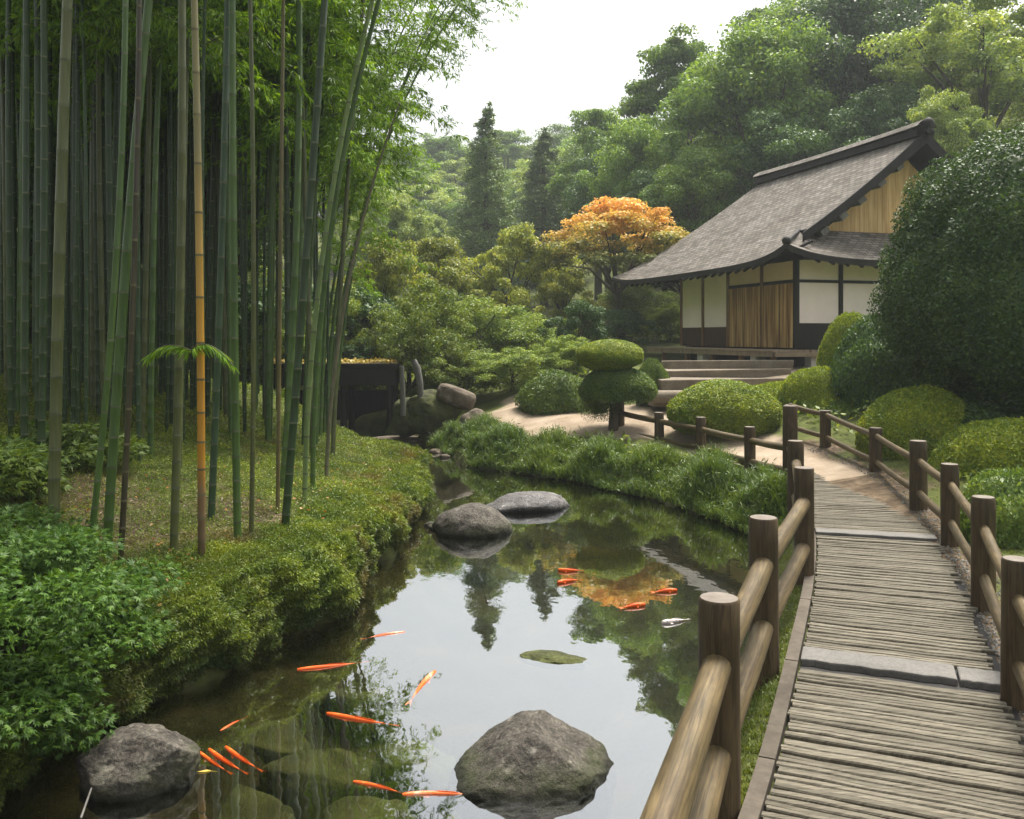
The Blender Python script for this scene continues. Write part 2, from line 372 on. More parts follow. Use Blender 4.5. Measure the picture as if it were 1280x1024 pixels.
def yellow_culm():
    m, t, out = newmat('yellow_culm')
    tc = t.nodes.new("ShaderNodeTexCoord"); sp = t.nodes.new("ShaderNodeSeparateXYZ"); t.links.new(tc.outputs['Object'], sp.inputs[0])
    a = nd(t, "ShaderNodeMath", operation='MULTIPLY_ADD'); t.links.new(sp.outputs['Z'], a.inputs[0]); a.inputs[1].default_value = 0.2
    n = noise_tex(t, coords(t, 'Object', (8, 8, 0.8)), 2, 4); b = nd(t, "ShaderNodeMath", operation='MULTIPLY_ADD')
    t.links.new(n, b.inputs[0]); b.inputs[1].default_value = 0.08; b.inputs[2].default_value = -0.04; t.links.new(b.outputs[0], a.inputs[2])
    col = ramp(t, a.outputs[0], [(0.0, (0.07, 0.05, 0.03)), (0.12, (0.17, 0.10, 0.04)), (0.17, (0.36, 0.165, 0.010)), (0.40, (0.44, 0.215, 0.012)), (0.58, (0.36, 0.22, 0.04)), (0.75, (0.17, 0.15, 0.055))])
    p = nd(t, "ShaderNodeBsdfPrincipled", Roughness=0.38); t.links.new(col, p.inputs['Base Color']); t.links.new(p.outputs[0], out.inputs[0])
    return m
CULM['yellow'] = yellow_culm()
M['bloom'] = surf('node_bloom', [(0.35, (0.07, 0.085, 0.05)), (0.7, (0.15, 0.16, 0.11))], 8, 0.7, 0.0)
M['bloom_dark'] = surf('node_bloom_dull', [(0.35, (0.10, 0.09, 0.05)), (0.7, (0.17, 0.15, 0.09))], 8, 0.7, 0.0)

def shingle_mat():
    m, t, out = newmat('bark_shingle')
    v = coords(t, 'UV')
    br = nd(t, "ShaderNodeTexBrick", Scale=1.0); br.offset = 0.5
    br.inputs['Brick Width'].default_value = 0.26; br.inputs['Row Height'].default_value = 0.14; br.inputs['Mortar Size'].default_value = 0.014
    br.inputs['Color1'].default_value = rgb((0.12, 0.11, 0.098)); br.inputs['Color2'].default_value = rgb((0.26, 0.243, 0.222)); br.inputs['Mortar'].default_value = rgb((0.06, 0.05, 0.045))
    br.inputs['Bias'].default_value = -0.1
    t.links.new(v, br.inputs['Vector'])
    n1 = noise_tex(t, v, 0.55, 7, 0.65)
    col = mixc(t, 0.85, br.outputs['Color'], ramp(t, n1, [(0.3, (0.55, 0.5, 0.42)), (0.5, (0.9, 0.86, 0.8)), (0.7, (1.25, 1.22, 1.2))]), 'MULTIPLY')
    n2 = noise_tex(t, v, 14, 4)
    col = mixc(t, 0.5, col, ramp(t, n2, [(0.3, (0.5, 0.5, 0.5)), (0.7, (1.3, 1.3, 1.3))]), 'MULTIPLY')
    p = nd(t, "ShaderNodeBsdfPrincipled", Roughness=0.85); p.inputs['Specular IOR Level'].default_value = 0.25
    t.links.new(col, p.inputs['Base Color'])
    mm = nd(t, "ShaderNodeMath", operation='ADD'); t.links.new(br.outputs['Fac'], mm.inputs[0])
    mi = nd(t, "ShaderNodeMath", operation='MULTIPLY'); t.links.new(n2, mi.inputs[0]); mi.inputs[1].default_value = -0.8; t.links.new(mi.outputs[0], mm.inputs[1])
    inv = nd(t, "ShaderNodeMath", operation='MULTIPLY'); t.links.new(mm.outputs[0], inv.inputs[0]); inv.inputs[1].default_value = -1
    t.links.new(bump(t, inv.outputs[0], 0.8, 0.03), p.inputs['Normal'])
    t.links.new(p.outputs[0], out.inputs[0])
    return m
M['shingle'] = shingle_mat()

def curtain_mat():
    m, t, out = newmat('reed_screen')
    v = coords(t, 'Object', (1.8, 1.8, 0.05))
    wv = nd(t, "ShaderNodeTexNoise", Scale=11.0, Detail=4.0); t.links.new(v, wv.inputs['Vector'])
    col = ramp(t, wv.outputs['Fac'], [(0.33, (0.10, 0.055, 0.02)), (0.5, (0.36, 0.215, 0.075)), (0.66, (0.60, 0.42, 0.18))])
    p = nd(t, "ShaderNodeBsdfPrincipled", Roughness=0.8); t.links.new(col, p.inputs['Base Color']); t.links.new(p.outputs[0], out.inputs[0])
    return m
M['reed'] = curtain_mat()

def water_mat():
    m, t, out = newmat('pond_water')
    v = coords(t, 'Object', (1, 0.6, 1))
    n1 = noise_tex(t, v, 3.0, 3, 0.5); 
    b = bump(t, n1, 0.10, 0.02)
    gl = nd(t, "ShaderNodeBsdfGlossy", Roughness=0.015); gl.inputs['Color'].default_value = rgb((0.92, 0.95, 0.98))
    t.links.new(b, gl.inputs['Normal'])
    tr = nd(t, "ShaderNodeBsdfTransparent"); tr.inputs['Color'].default_value = rgb((0.66, 0.66, 0.52))
    lw = nd(t, "ShaderNodeLayerWeight", Blend=0.5); t.links.new(b, lw.inputs['Normal'])
    fr = ramp(t, lw.outputs['Facing'], [(0.0, (0.06,) * 3), (0.4, (0.24,) * 3), (0.6, (0.43,) * 3), (0.8, (0.6,) * 3), (1.0, (0.95,) * 3)])
    mx = t.nodes.new("ShaderNodeMixShader"); t.links.new(fr, mx.inputs[0])
    t.links.new(tr.outputs[0], mx.inputs[1]); t.links.new(gl.outputs[0], mx.inputs[2]); t.links.new(mx.outputs[0], out.inputs[0])
    return m
M['water'] = water_mat()

# ------------------------------------------------------------------ terrain
POND = np.array([(-3.8, -1.0), (-3.5, 2.0), (-3.2, 4.5), (-3.0, 5.5), (-2.65, 6.5), (-2.38, 7.2), (-2.2, 7.75), (-1.76, 8.7), (-1.72, 10.2), (-1.58, 12.6),
                 (-1.72, 15.8), (-2.4, 19.2), (-4.1, 22.0), (-5.8, 23.2), (-7.5, 25.5), (-5.0, 27.0), (-3.6, 25.0), (-2.6, 23.6), (-1.7, 21.0), (-0.7, 18.0), (0.6, 16.9),
                 (1.5, 15.8), (2.5, 14.3), (3.1, 12.7), (3.35, 11.4), (3.05, 10.0), (2.38, 8.2), (1.42, 6.0), (0.70, 4.4), (0.15, 3.0), (-0.3, 1.5), (-0.8, -1.0)])
PATH = np.array([(0.3, 0.6), (1.05, 2.4), (1.83, 4.1), (2.63, 6.04), (3.4, 8.0), (4.05, 9.9), (4.62, 12.2), (4.85, 14.2), (4.68, 16.0), (4.1, 18.0), (3.7, 19.8), (4.6, 21.0), (5.3, 23.5)])
CLEAR = np.array([(3.9, 19.0), (2.6, 19.9), (1.2, 20.1), (0.3, 21.2), (0.25, 22.6), (0.9, 24.2)])

CTRL = np.array([
 (-3.2,6.8,.6),(-2.7,7.6,.68),(-2.0,8.9,.62),(-1.85,10.5,.55),(-1.8,13,.48),(-2.1,16,.42),(-3,18.8,.35),(-4.7,21.3,.3),
 (-4.2,8,.68),(-2.75,8.4,.72),(-2.6,10.4,.72),(-2.8,13,.62),(-5.7,10.2,1.2),(-7.3,13,1.6),(-6.7,16.5,1.5),(-4.6,17,1.0),(-10,20,2.2),(-6.5,22,1.4),(-15,15,2.6),(-9,30,2.2),(-22,30,3.4),
 (-4,4,.5),(-5,6,.75),(-8,3,1.0),(-7,-5,.8),(0,-6,.45),(6,-4,.6),
 (1.05,2.4,.42),(1.83,4.1,.42),(2.63,6.04,.42),(3.4,8,.42),(4.05,9.9,.42),(4.62,12.2,.43),(4.85,14.2,.46),(4.68,16,.53),(4.1,18,.66),(3.6,19.6,.82),
 (4.1,5,.44),(5.2,7,.5),(6.2,9.5,.6),(6.3,11.5,.68),(7,13,.95),(8.5,14.5,1.3),(6.6,15.5,.85),(6.8,18,1.2),(10,18,1.9),(7,20,1.6),(14,14,2.2),(10,5,1.0),(20,10,2.6),
 (3.7,14.2,.40),(2.9,17.6,.42),(2.2,19,.45),(1,18.6,.42),(0,19.4,.45),(-.8,20.6,.38),(-2,23.8,.25),
 (1.2,20.2,.75),(0,22,.9),(1.5,23,1.05),(.5,25,1.3),(-2,25.5,.7),(3,22,1.0),(4.7,20.5,1.15),(5.2,22,1.5),(5.6,23.6,1.8),(7,23.5,1.8),(8,30,1.85),(5,30,1.85),(11,26,1.95),(14,34,2.4),(2,28,1.7),(-2,29,1.5),(-6,27.5,.9),(-4.3,26.5,.4),
 (12,42,5),(25,40,9),(20,60,13),(35,60,18),(5,45,3.2),(9,60,6),(-5,60,3.5),(-20,60,5),(0,90,6),(30,100,26),(-30,100,14),(0,150,21),(60,60,26),(60,120,40),(-60,60,16),(-60,120,26),(0,240,26),(90,240,44),(-90,240,36),(60,20,14),(60,-20,10),(-60,20,9),(-50,-30,6),(0,-60,2),(200,100,60),(-200,100,40)], float)
_A = np.zeros((len(CTRL) + 1,) * 2)
_D = np.linalg.norm(CTRL[:, None, :2] - CTRL[None, :, :2], axis=-1)
_A[:-1, :-1] = _D; _A[:-1, -1] = 1; _A[-1, :-1] = 1
_W = np.linalg.solve(_A, np.append(CTRL[:, 2], 0))

def poly_sd(P, poly):
    """signed distance to a closed polygon, negative inside"""
    a = poly; b = np.roll(poly, -1, 0)
    d2 = np.full(len(P), 1e18); inside = np.zeros(len(P), bool)
    for (ax, ay), (bx, by) in zip(a, b):
        ex, ey = bx - ax, by - ay; wx, wy = P[:, 0] - ax, P[:, 1] - ay
        tt = np.clip((wx * ex + wy * ey) / (ex * ex + ey * ey), 0, 1)
        d2 = np.minimum(d2, (wx - tt * ex) ** 2 + (wy - tt * ey) ** 2)
        c = ((ay <= P[:, 1]) & (by > P[:, 1])) | ((by <= P[:, 1]) & (ay > P[:, 1]))
        xi = ax + (P[:, 1] - ay) / (by - ay if by != ay else 1e-9) * ex
        inside ^= c & (P[:, 0] < xi)
    d = np.sqrt(d2); return np.where(inside, -d, d)

def line_d(P, L):
    d2 = np.full(len(P), 1e18)
    for (ax, ay), (bx, by) in zip(L[:-1], L[1:]):
        ex, ey = bx - ax, by - ay; wx, wy = P[:, 0] - ax, P[:, 1] - ay
        tt = np.clip((wx * ex + wy * ey) / (ex * ex + ey * ey), 0, 1)
        d2 = np.minimum(d2, (wx - tt * ex) ** 2 + (wy - tt * ey) ** 2)
    return np.sqrt(d2)

def sstep(x): x = np.clip(x, 0, 1); return x * x * (3 - 2 * x)

def ground(P):
    P = np.asarray(P, float).reshape(-1, 2)
    z = np.full(len(P), _W[-1])
    for (cx, cyy, _), wt in zip(CTRL, _W[:-1]):
        z += wt * np.hypot(P[:, 0] - cx, P[:, 1] - cyy)
    sd_ = poly_sd(P, POND)
    wob = 0.13 * np.sin(P[:, 0] * 3.1 + P[:, 1] * 2.3) + 0.09 * np.sin(P[:, 1] * 5.7 - P[:, 0] * 2.0)
    far = np.clip(1 - np.hypot(P[:, 0], P[:, 1] - 12) / 20, 0, 1)
    lf = (P[:, 0] < -0.9)
    s2 = sd_ + np.where(lf, wob, 0.3 * wob)
    zz = np.maximum(z, 0.16)
    zz = zz + far * 0.04 * np.sin(P[:, 0] * 2.9 + 1.0) * np.sin(P[:, 1] * 2.3) * (P[:, 0] < -1.5)
    xx = np.clip((s2 + 0.06) / np.where(lf, 0.55, 0.40), 0, 1)
    land = zz * np.where(lf, 1 - (1 - xx) ** 2.8, sstep(xx)) - 0.05 * (s2 < 0.0)
    bed = -0.55 * sstep(-s2 / 1.3) - 0.06
    return np.where(s2 > -0.02, land, bed)

def gz(x, y): return float(ground([(x, y)])[0])

def hit(px, py, y0=4.0, y1=60.0):
    """where the sight line through a photo pixel meets the ground"""
    Y = np.arange(y0, y1, 0.05)
    X = (px - PX) / F * Y; Z = H - (py - PY) * Y / F
    g = ground(np.stack([X, Y], 1)); k = np.nonzero(Z <= np.maximum(g, 0))[0]
    i = k[0] if len(k) else len(Y) - 1
    return Vector((X[i], Y[i], max(g[i], 0)))

def axis(dense0, dense1, step, lo, hi, grow=1.18):
    a = list(np.arange(dense0, dense1, step))
    s = step; x = a[-1]
    while x < hi: s *= grow; x += s; a.append(x)
    s = step; x = a[0]
    while x > lo: s *= grow; x -= s; a.insert(0, x)
    return np.array(a)
gx = axis(-6.5, 6.5, 0.085, -215, 215); gy = axis(3.4, 25.0, 0.085, -50, 250)
GX, GY = np.meshgrid(gx, gy)
GP = np.stack([GX.ravel(), GY.ravel()], 1)
GZ = ground(GP)
nx, ny = len(gx), len(gy)
idx = np.arange(nx * ny).reshape(ny, nx)
gq = np.stack([idx[:-1, :-1], idx[:-1, 1:], idx[1:, 1:], idx[1:, :-1]], -1).reshape(-1, 4)
gm = bpy.data.meshes.new("ground")
fill(gm, np.column_stack([GP, GZ]), gq.ravel(), np.full(len(gq), 4, np.int32), None, np.ones(len(gq), bool))
# masks: red = trodden sand, green = bare soil among the bamboo, blue = pond bed
dp = line_d(GP, PATH); dc = line_d(GP, CLEAR)
wob = 0.18 * np.sin(GP[:, 0] * 3.7 + GP[:, 1] * 1.9) + 0.12 * np.sin(GP[:, 1] * 5.3)
sand = np.maximum(sstep((0.85 + 0.5 * wob - dp) / 0.3) * (GP[:, 1] > 13.5), sstep((1.0 + wob - dc) / 0.35))
sand = np.maximum(sand, sstep((1.9 + wob - np.hypot(GP[:, 0] - 3.3, (GP[:, 1] - 20.3) * 1.2)) / 0.4))
sand = np.maximum(sand, sstep((2.6 + wob - np.hypot((GP[:, 0] - 6.2) / 1.3, GP[:, 1] - 22.8)) / 0.4))
soil = sstep((1.0 - np.hypot((GP[:, 0] + 3.6) / 2.4, (GP[:, 1] - 9.3) / 2.0)) / 0.4) * (0.6 + wob * 2)
shr = (GP[:, 0] > np.interp(GP[:, 1], PATH[:10, 1], PATH[:10, 0])) & (GP[:, 1] < 16.5)
soil = np.maximum(soil, shr * sstep((1.15 + wob - dp) / .3))
bedm = (GZ < 0.03).astype(float)
ca = gm.color_attributes.new("masks", 'FLOAT_COLOR', 'POINT')
ca.data.foreach_set("color", np.column_stack([np.clip(sand, 0, 1), np.clip(soil, 0, 1), bedm, np.ones(len(GP))]).astype(np.float32).ravel())

def ground_mat():
    m, t, out = newmat('garden_ground')
    v = coords(t, 'Object')
    at_ = nd(t, "ShaderNodeAttribute", attribute_name='masks'); sp = t.nodes.new("ShaderNodeSeparateColor"); t.links.new(at_.outputs['Color'], sp.inputs[0])
    moss = ramp(t, noise_tex(t, v, 1.6, 8), [(0.3, (0.035, 0.042, 0.012)), (0.5, (0.07, 0.085, 0.02)), (0.72, (0.12, 0.13, 0.04))])
    soil_ = ramp(t, noise_tex(t, v, 5, 8), [(0.3, (0.045, 0.03, 0.018)), (0.5, (0.10, 0.072, 0.045)), (0.72, (0.20, 0.15, 0.10))])
    sand_ = ramp(t, noise_tex(t, v, 2.2, 9), [(0.3, (0.23, 0.175, 0.12)), (0.7, (0.37, 0.30, 0.225))])
    bed = ramp(t, noise_tex(t, v, 1.5, 8), [(0.3, (0.018, 0.018, 0.009)), (0.5, (0.04, 0.037, 0.018)), (0.72, (0.085, 0.07, 0.034))])
    c = mixc(t, sp.outputs[1], moss, soil_); c = mixc(t, sp.outputs[0], c, sand_); c = mixc(t, sp.outputs[2], c, bed)
    p = nd(t, "ShaderNodeBsdfPrincipled", Roughness=0.95); p.inputs['Specular IOR Level'].default_value = 0.15
    t.links.new(c, p.inputs['Base Color']); t.links.new(bump(t, noise_tex(t, v, 16, 8), 0.6, 0.03), p.inputs['Normal'])
    t.links.new(p.outputs[0], out.inputs[0]); return m
gm.materials.append(ground_mat())
tag(link("ground", gm), kind='structure')

mb = MB(); mb.add([(-9, -1, 0), (5.6, -1, 0), (5.6, 27.2, 0), (-9, 27.2, 0)], [(0, 1, 2, 3)])
tag(mb.build("water", M['water']), kind='structure')

# ------------------------------------------------------------------ boardwalk
def resample(L, step):
    L = np.asarray(L, float)
    # smooth with Catmull-Rom
    out = []
    Pq = np.vstack([2 * L[0] - L[1], L, 2 * L[-1] - L[-2]])
    for i in range(1, len(Pq) - 2):
        for u in np.linspace(0, 1, 40, endpoint=False):
            p0, p1, p2, p3 = Pq[i - 1:i + 3]
            out.append(0.5 * ((2 * p1) + (-p0 + p2) * u + (2 * p0 - 5 * p1 + 4 * p2 - p3) * u * u + (-p0 + 3 * p1 - 3 * p2 + p3) * u ** 3))
    out = np.array(out); s = np.append(0, np.cumsum(np.linalg.norm(np.diff(out, axis=0), axis=1)))
    q = np.arange(0, s[-1], step)
    return np.column_stack([np.interp(q, s, out[:, 0]), np.interp(q, s, out[:, 1])])

BW = resample(PATH[:9], 0.005)
TG = np.gradient(BW, axis=0); TG /= np.linalg.norm(TG, axis=1)[:, None]
NR = np.column_stack([TG[:, 1], -TG[:, 0]])       # to the right of travel
DECK = 0.475
def path_at(Y): return int(np.argmin(abs(BW[:, 1] - Y)))
def pt(i, off, z): p = BW[i] + NR[i] * off; return (p[0], p[1], z)
SLABS = [(5.75, 6.08), (9.72, 10.0)]
mb = MB(); i = path_at(1.6); iend = path_at(15.8)
while i < iend - 24:
    wd = random.choice([7, 8, 8, 9, 10, 11]); j = min(i + wd, len(BW) - 2)
    if any(a - 0.02 < BW[i][1] < b + 0.01 or a - 0.02 < BW[j][1] < b + 0.01 for a, b in SLABS): i += 1; continue
    l = -0.60 + random.uniform(-.012, .012); r = 0.62 + random.uniform(-.05, .05)
    dz = random.uniform(-.008, .006); s0 = random.uniform(-.006, .006); n = 6
    V = []
    for k in range(n + 1):
        o = l + (r - l) * k / n; wv = 0.006 * math.sin(k * 1.3 + i) + s0
        z = DECK + dz + 0.003 * math.sin(k * 2.1 + i * .7)
        a = Vector(pt(i, o, z)) + Vector((TG[i][0], TG[i][1], 0)) * wv * 0.6; b = Vector(pt(j, o, z)) + Vector((TG[j][0], TG[j][1], 0)) * wv * 0.6
        d = (b - a)
        V += [tuple(a - Vector((0, 0, .05))), tuple(a - Vector((0, 0, .008))), tuple(a + d * .14), tuple(b - d * .14), tuple(b - Vector((0, 0, .008))), tuple(b - Vector((0, 0, .05)))]
    Fc = []
    for k in range(n):
        for q in range(5): Fc.append((k * 6 + q, k * 6 + q + 1, (k + 1) * 6 + q + 1, (k + 1) * 6 + q))
    Fc += [tuple(range(5, -1, -1)), tuple(n * 6 + q for q in range(6))]
    mb.add(V, Fc)
    i = j + random.choice([1, 1, 1, 2, 2, 3])
board = empty("boardwalk", (0, 0, 0)); tag(board, kind='structure')
mb.build("deck", M['plank'], board)
def ribbon(mb, i0, i1, o0, o1, z0, z1, seg=60, gap=3, mi=0):
    i = i0
    while i < i1:
        j = min(i + seg, i1); ks = list(range(i, j + 1, 12))
        if ks[-1] != j: ks.append(j)
        V = []
        for k in ks: V += [pt(k, o0, z0), pt(k, o0, z1), pt(k, o1, z1), pt(k, o1, z0)]
        Fc = [(q * 4 + e, q * 4 + (e + 1) % 4, q * 4 + 4 + (e + 1) % 4, q * 4 + 4 + e) for q in range(len(ks) - 1) for e in range(4)]
        Fc += [(3, 2, 1, 0), tuple(len(ks) * 4 - 4 + e for e in range(4))]
        mb.add(V, Fc, mi); i = j + gap
mb = MB(); ribbon(mb, path_at(1.6), iend, -0.70, -0.615, 0.36, DECK + 0.012, 300); mb.build("edge_board", M['edge_board'], board)
mb = MB(); ribbon(mb, path_at(1.6), iend, -0.6, 0.66, 0.33, DECK - 0.03, 600, 0); mb.build("joist", M['timber_dark'], board)
def slab(Y0, Y1, o0, o1, label, skew=0.0):
    mb = MB(); n = 10; i0, i1 = path_at(Y0), path_at(Y1); V = []
    for k in range(n + 1):
        o = o0 + (o1 - o0) * k / n; e = 0.012 * math.sin(k * 2.3 + Y0)
        a = Vector(pt(i0, o, 0)) + Vector((0, e + skew * k / n, 0)); b = Vector(pt(i1, o, 0)) + Vector((0, e * .6 + skew * k / n, 0))
        V += [(a.x, a.y, .38), (a.x, a.y, DECK + .018), (b.x, b.y, DECK + .018), (b.x, b.y, .38)]
    Fc = [(q * 4 + e, q * 4 + (e + 1) % 4, q * 4 + 4 + (e + 1) % 4, q * 4 + 4 + e) for q in range(n) for e in range(4)]
    Fc += [(3, 2, 1, 0), tuple(n * 4 + e for e in range(4))]
    mb.add(V, Fc); o = mb.build("stone_slab", M['slab']); bevel(o, .012, 2)
    tag(o, label, 'stone slab')
slab(5.80, 6.05, -0.605, 0.36, 'long grey stone slab set across the nearer stretch of the boardwalk')
slab(5.80, 6.03, 0.375, 0.72, 'short grey stone slab at the right end of the nearer cross slab')
slab(9.76, 9.96, -0.605, 0.66, 'thin grey stone strip set across the farther stretch of the boardwalk')

# ------------------------------------------------------------------ rail fences
def post(parent, X, Y, z0, z1, r, mats=None):
    mb = MB(); lean = Vector((random.uniform(-.01, .01), random.uniform(-.01, .01), 0))
    h = z1 - z0 + .25; n = 8; pts = []; rad = []
    for k in range(n + 1):
        u = k / n; pts.append(Vector((0, 0, -.25 + h * u)) + lean * u); rad.append(r * (1.04 - .05 * u) * (1 + .012 * math.sin(u * 9 + X * 3)))
    pts.append(pts[-1] + Vector((0, 0, .012))); rad.append(r * .90)
    tube(mb, pts, rad, 18, 0, True, 1)
    o = mb.build("post", [M['wood_post'], M['wood_end']], parent, (X, Y, z0)); return o
def rail(parent, a, b, r, flat=1.0):
    mb = MB(); a, b = Vector(a), Vector(b); d = b - a; L = d.length; x, y = frame(d); n = 14; m = 9; V = []; UV = []
    for k in range(m):
        u = k / (m - 1); p = a + d * u + Vector((0, 0, -.012 * math.sin(math.pi * u)))
        rr = r * (1 + .03 * math.sin(u * 7 + a.x * 5))
        for q in range(n):
            an = 2 * math.pi * q / n
            V.append(tuple(p + x * math.cos(an) * rr * flat + y * math.sin(an) * rr)); UV.append((u * L, q / n * 0.7))
    Fc = [(k * n + q, k * n + (q + 1) % n, (k + 1) * n + (q + 1) % n, (k + 1) * n + q) for k in range(m - 1) for q in range(n)]
    mb.add(V, Fc, 0, True, UV); mb.add(V[:n], [tuple(range(n - 1, -1, -1))], 0, False, UV[:n]); mb.add(V[-n:], [tuple(range(n))], 0, False, UV[-n:])
    return mb.build("rail", M['wood_rail'], parent)
# left fence: x, y, foot z, top z, radius
LF = [(0.15, 1.9, .42, 1.42, .10), (0.98, 4.17, .42, 1.45, .098), (1.71, 5.96, .42, 1.46, .097), (2.72, 8.2, .42, 1.46, .092), (3.55, 11.0, .40, 1.38, .10),
      (4.17, 13.2, .42, 1.64, .108), (4.06, 15.0, .42, 1.14, .095), (3.64, 17.0, .44, 1.12, .098), (3.10, 18.5, .45, 1.08, .10), (2.40, 19.9, .45, 1.24, .15)]
fl = empty("rail_fence", (1.71, 5.96, .42)); fl_inv = Vector(fl.location)
tag(fl, 'brown log fence between the pond and the boardwalk, running back to the pine pads', 'fence')
RZ = [(.32, .74), (.32, .74), (.32, .74), (.31, .73), (.30, .72), (.25, .60), (.14, .50), (.1, .46), (.08, .46), (.1, .52)]
RR = [.068, .066, .064, .060, .056, .056, .056, .058, .06]
for (X, Y, z0, z1, r) in LF:
    post(fl, X - fl_inv.x, Y - fl_inv.y, z0 - fl_inv.z, z1 - fl_inv.z, r)
for k in range(len(LF) - 1):
    a, b = LF[k], LF[k + 1]
    for q in (0, 1):
        rail(fl, Vector((a[0], a[1], a[2] + RZ[k][q])) - fl_inv, Vector((b[0], b[1], b[2] + RZ[k + 1][q])) - fl_inv, RR[k])
RF = [(2.15, 3.3, .42, 1.3, .09), (3.10, 5.40, .43, 1.32, .088), (3.90, 7.28, .45, 1.36, .092), (4.69, 9.41, .45, 1.32, .092), (5.15, 11.15, .46, 1.36, .105), (5.62, 13.6, .50, 1.27, .098), (5.66, 15.9, .62, 1.34, .098), (5.37, 17.0, .7, 1.36, .10)]
RF[0] = (2.30, 3.4, .42, 1.3, .09)
fr = empty("rail_fence", (3.9, 7.28, .45)); o0 = Vector(fr.location)
tag(fr, 'brown log fence along the right side of the boardwalk, below the clipped shrubs', 'fence')
for (X, Y, z0, z1, r) in RF: post(fr, X - o0.x, Y - o0.y, z0 - o0.z, z1 - o0.z, r)
for k in range(len(RF) - 1):
    a, b = RF[k], RF[k + 1]
    for q, zz in ((0, .26), (1, .66)):
        rail(fr, Vector((a[0], a[1], a[2] + zz)) - o0, Vector((b[0], b[1], b[2] + zz)) - o0, .05 if k < 4 else .045, 0.8)

# ------------------------------------------------------------------ tea house
HO = Vector((7.75, 24.0, 0)); U = Vector((-.287, .958, 0)); Vv = Vector((.958, .287, 0))
house = empty("tea_house", (7.75, 24.0, 1.8), math.atan2(.287, .958))
tag(house, 'white walled wooden tea house with a steep shingled roof and a gold boarded gable', 'house')
# local axes: x = along the side wall (s), y = along the front wall away from the camera (t), z from 1.8
def hz(z): return z - 1.8
FL = 2.36; TOPW = 4.9
SW, TL = 8.0, 6.57
def hb(name, boxes, mat, parent=None, bev=0.0):
    mb = MB()
    for (c, s) in boxes: box(mb, (c[0], c[1], hz(c[2])), s)
    o = mb.build(name, mat, parent or house)
    if bev: bevel(o, bev, 2)
    return o
PR = 0.13
ft = [0, 1.62, 3.5, 5.07, TL]
for i_, t_ in enumerate(ft):
    hb("post", [((0, t_, (FL + TOPW) / 2), (PR, PR, TOPW - FL))], M['timber_dark'] if i_ in (0,) else M['timber_brown'], None, .01)
st = [1.4, 3.3, 5.0, 6.6, SW]
for s_ in st: hb("post", [((s_, 0, (FL + TOPW) / 2), (PR, PR, TOPW - FL))], M['timber_dark'], None, .01)
for s_ in (2.7, 5.3, SW): hb("post", [((s_, TL, (FL + TOPW) / 2), (PR, PR, TOPW - FL))], M['timber_dark'])
lin = 4.2
def panel(name, axis_, a, b, z0, z1, mat, off=0.0):
    if axis_ == 't': hb(name, [((off, (a + b) / 2, (z0 + z1) / 2), (.05, b - a - PR, z1 - z0))], mat)
    else: hb(name, [(((a + b) / 2, off, (z0 + z1) / 2), (b - a - PR, .05, z1 - z0))], mat)
for a, b in ((5.07, TL), (3.5, 5.07)):
    panel("dado", 't', a, b, FL, 2.98, M['timber_dado']); panel("plaster_panel", 't', a, b, 2.98, TOPW, M['plaster'])
for a, b in ((0, 1.62), (1.62, 3.5)):
    panel("plaster_panel", 't', a, b, lin + .05, TOPW, M['plaster_warm'])
    hb("lintel", [((0, (a + b) / 2, lin), (.10, b - a - PR, .09))], M['timber_dark'])
    mb = MB(); n = 60; V = []                                   # pleated reed screen
    for k in range(n + 1):
        tt = a + PR / 2 + (b - a - PR) * k / n; off = -.04 + .035 * math.sin(k * 1.25 + a) + .018 * math.sin(k * 2.9)
        V += [(off, tt, hz(FL + .01)), (off, tt, hz(lin - .05))]
    mb.add(V, [(2 * k, 2 * k + 1, 2 * k + 3, 2 * k + 2) for k in range(n)], 0, False)
    mb.build("reed_screen", M['reed'], house)
ss = [0] + st
for a, b in zip(ss[:-1], ss[1:]):
    panel("dado", 's', a, b, FL, 3.05, M['timber_dark']); panel("plaster_panel", 's', a, b, 3.05, lin - .04, M['plaster'])
    hb("lintel", [(((a + b) / 2, 0, lin), (b - a - PR, .11, .08))], M['timber_dark'])
    panel("plaster_panel", 's', a, b, lin + .04, TOPW, M['plaster'])
hb("back_wall", [((SW / 2, TL, 3.6), (SW - .15, .06, 2.5)), ((SW, TL / 2, 3.6), (.06, TL - .15, 2.5))], M['plaster'])
hb("floor", [((SW / 2 + .05, TL / 2, FL - .09), (SW - .1, TL - .1, .16))], M['timber_dark'])
hb("eave_beam", [((-.02, TL / 2 + .8, TOPW - .06), (.16, TL + 2.6, .16))], M['timber_dark'])
hb("eave_beam", [((SW / 2, -.02, TOPW - .05), (SW + .2, .16, .14))], M['timber_dark'])
# veranda with posts on footings
mb = MB()
for k in range(6):
    box(mb, (-.16 - k * .19, 3.1, hz(FL - .06)), (.18, 7.6, .05))
for k in range(5): box(mb, (.05 + k * .16, -.42, hz(FL - .062)), (.15, .62, .05))
mb.build("veranda_deck", M['veranda_wood'], house)
hb("veranda_beam", [((-1.15, 3.1, FL - .15), (.08, 7.5, .12)), ((-.2, -.72, FL - .15), (1.9, .07, .12))], M['veranda_wood'])
for t_ in (-.55, 1.0, 2.6, 4.2, 5.8): hb("veranda_post", [((-1.08, t_, 2.0), (.12, .12, .46))], M['timber_brown'])
hb("veranda_post", [((.65, -.66, 2.0), (.13, .13, .46))], M['timber_dark'])
hb("footing", [((-.95, .35, 1.93), (.34, .30, .56))], M['stone_pale'], None, .02)
hb("footing", [((-.95, 3.3, 1.9), (.36, .34, .56))], M['stone_pale'], None, .02)
hb("footing", [((.2, -.45, 1.9), (.3, .3, .54))], M['stone_pale'], None, .02)
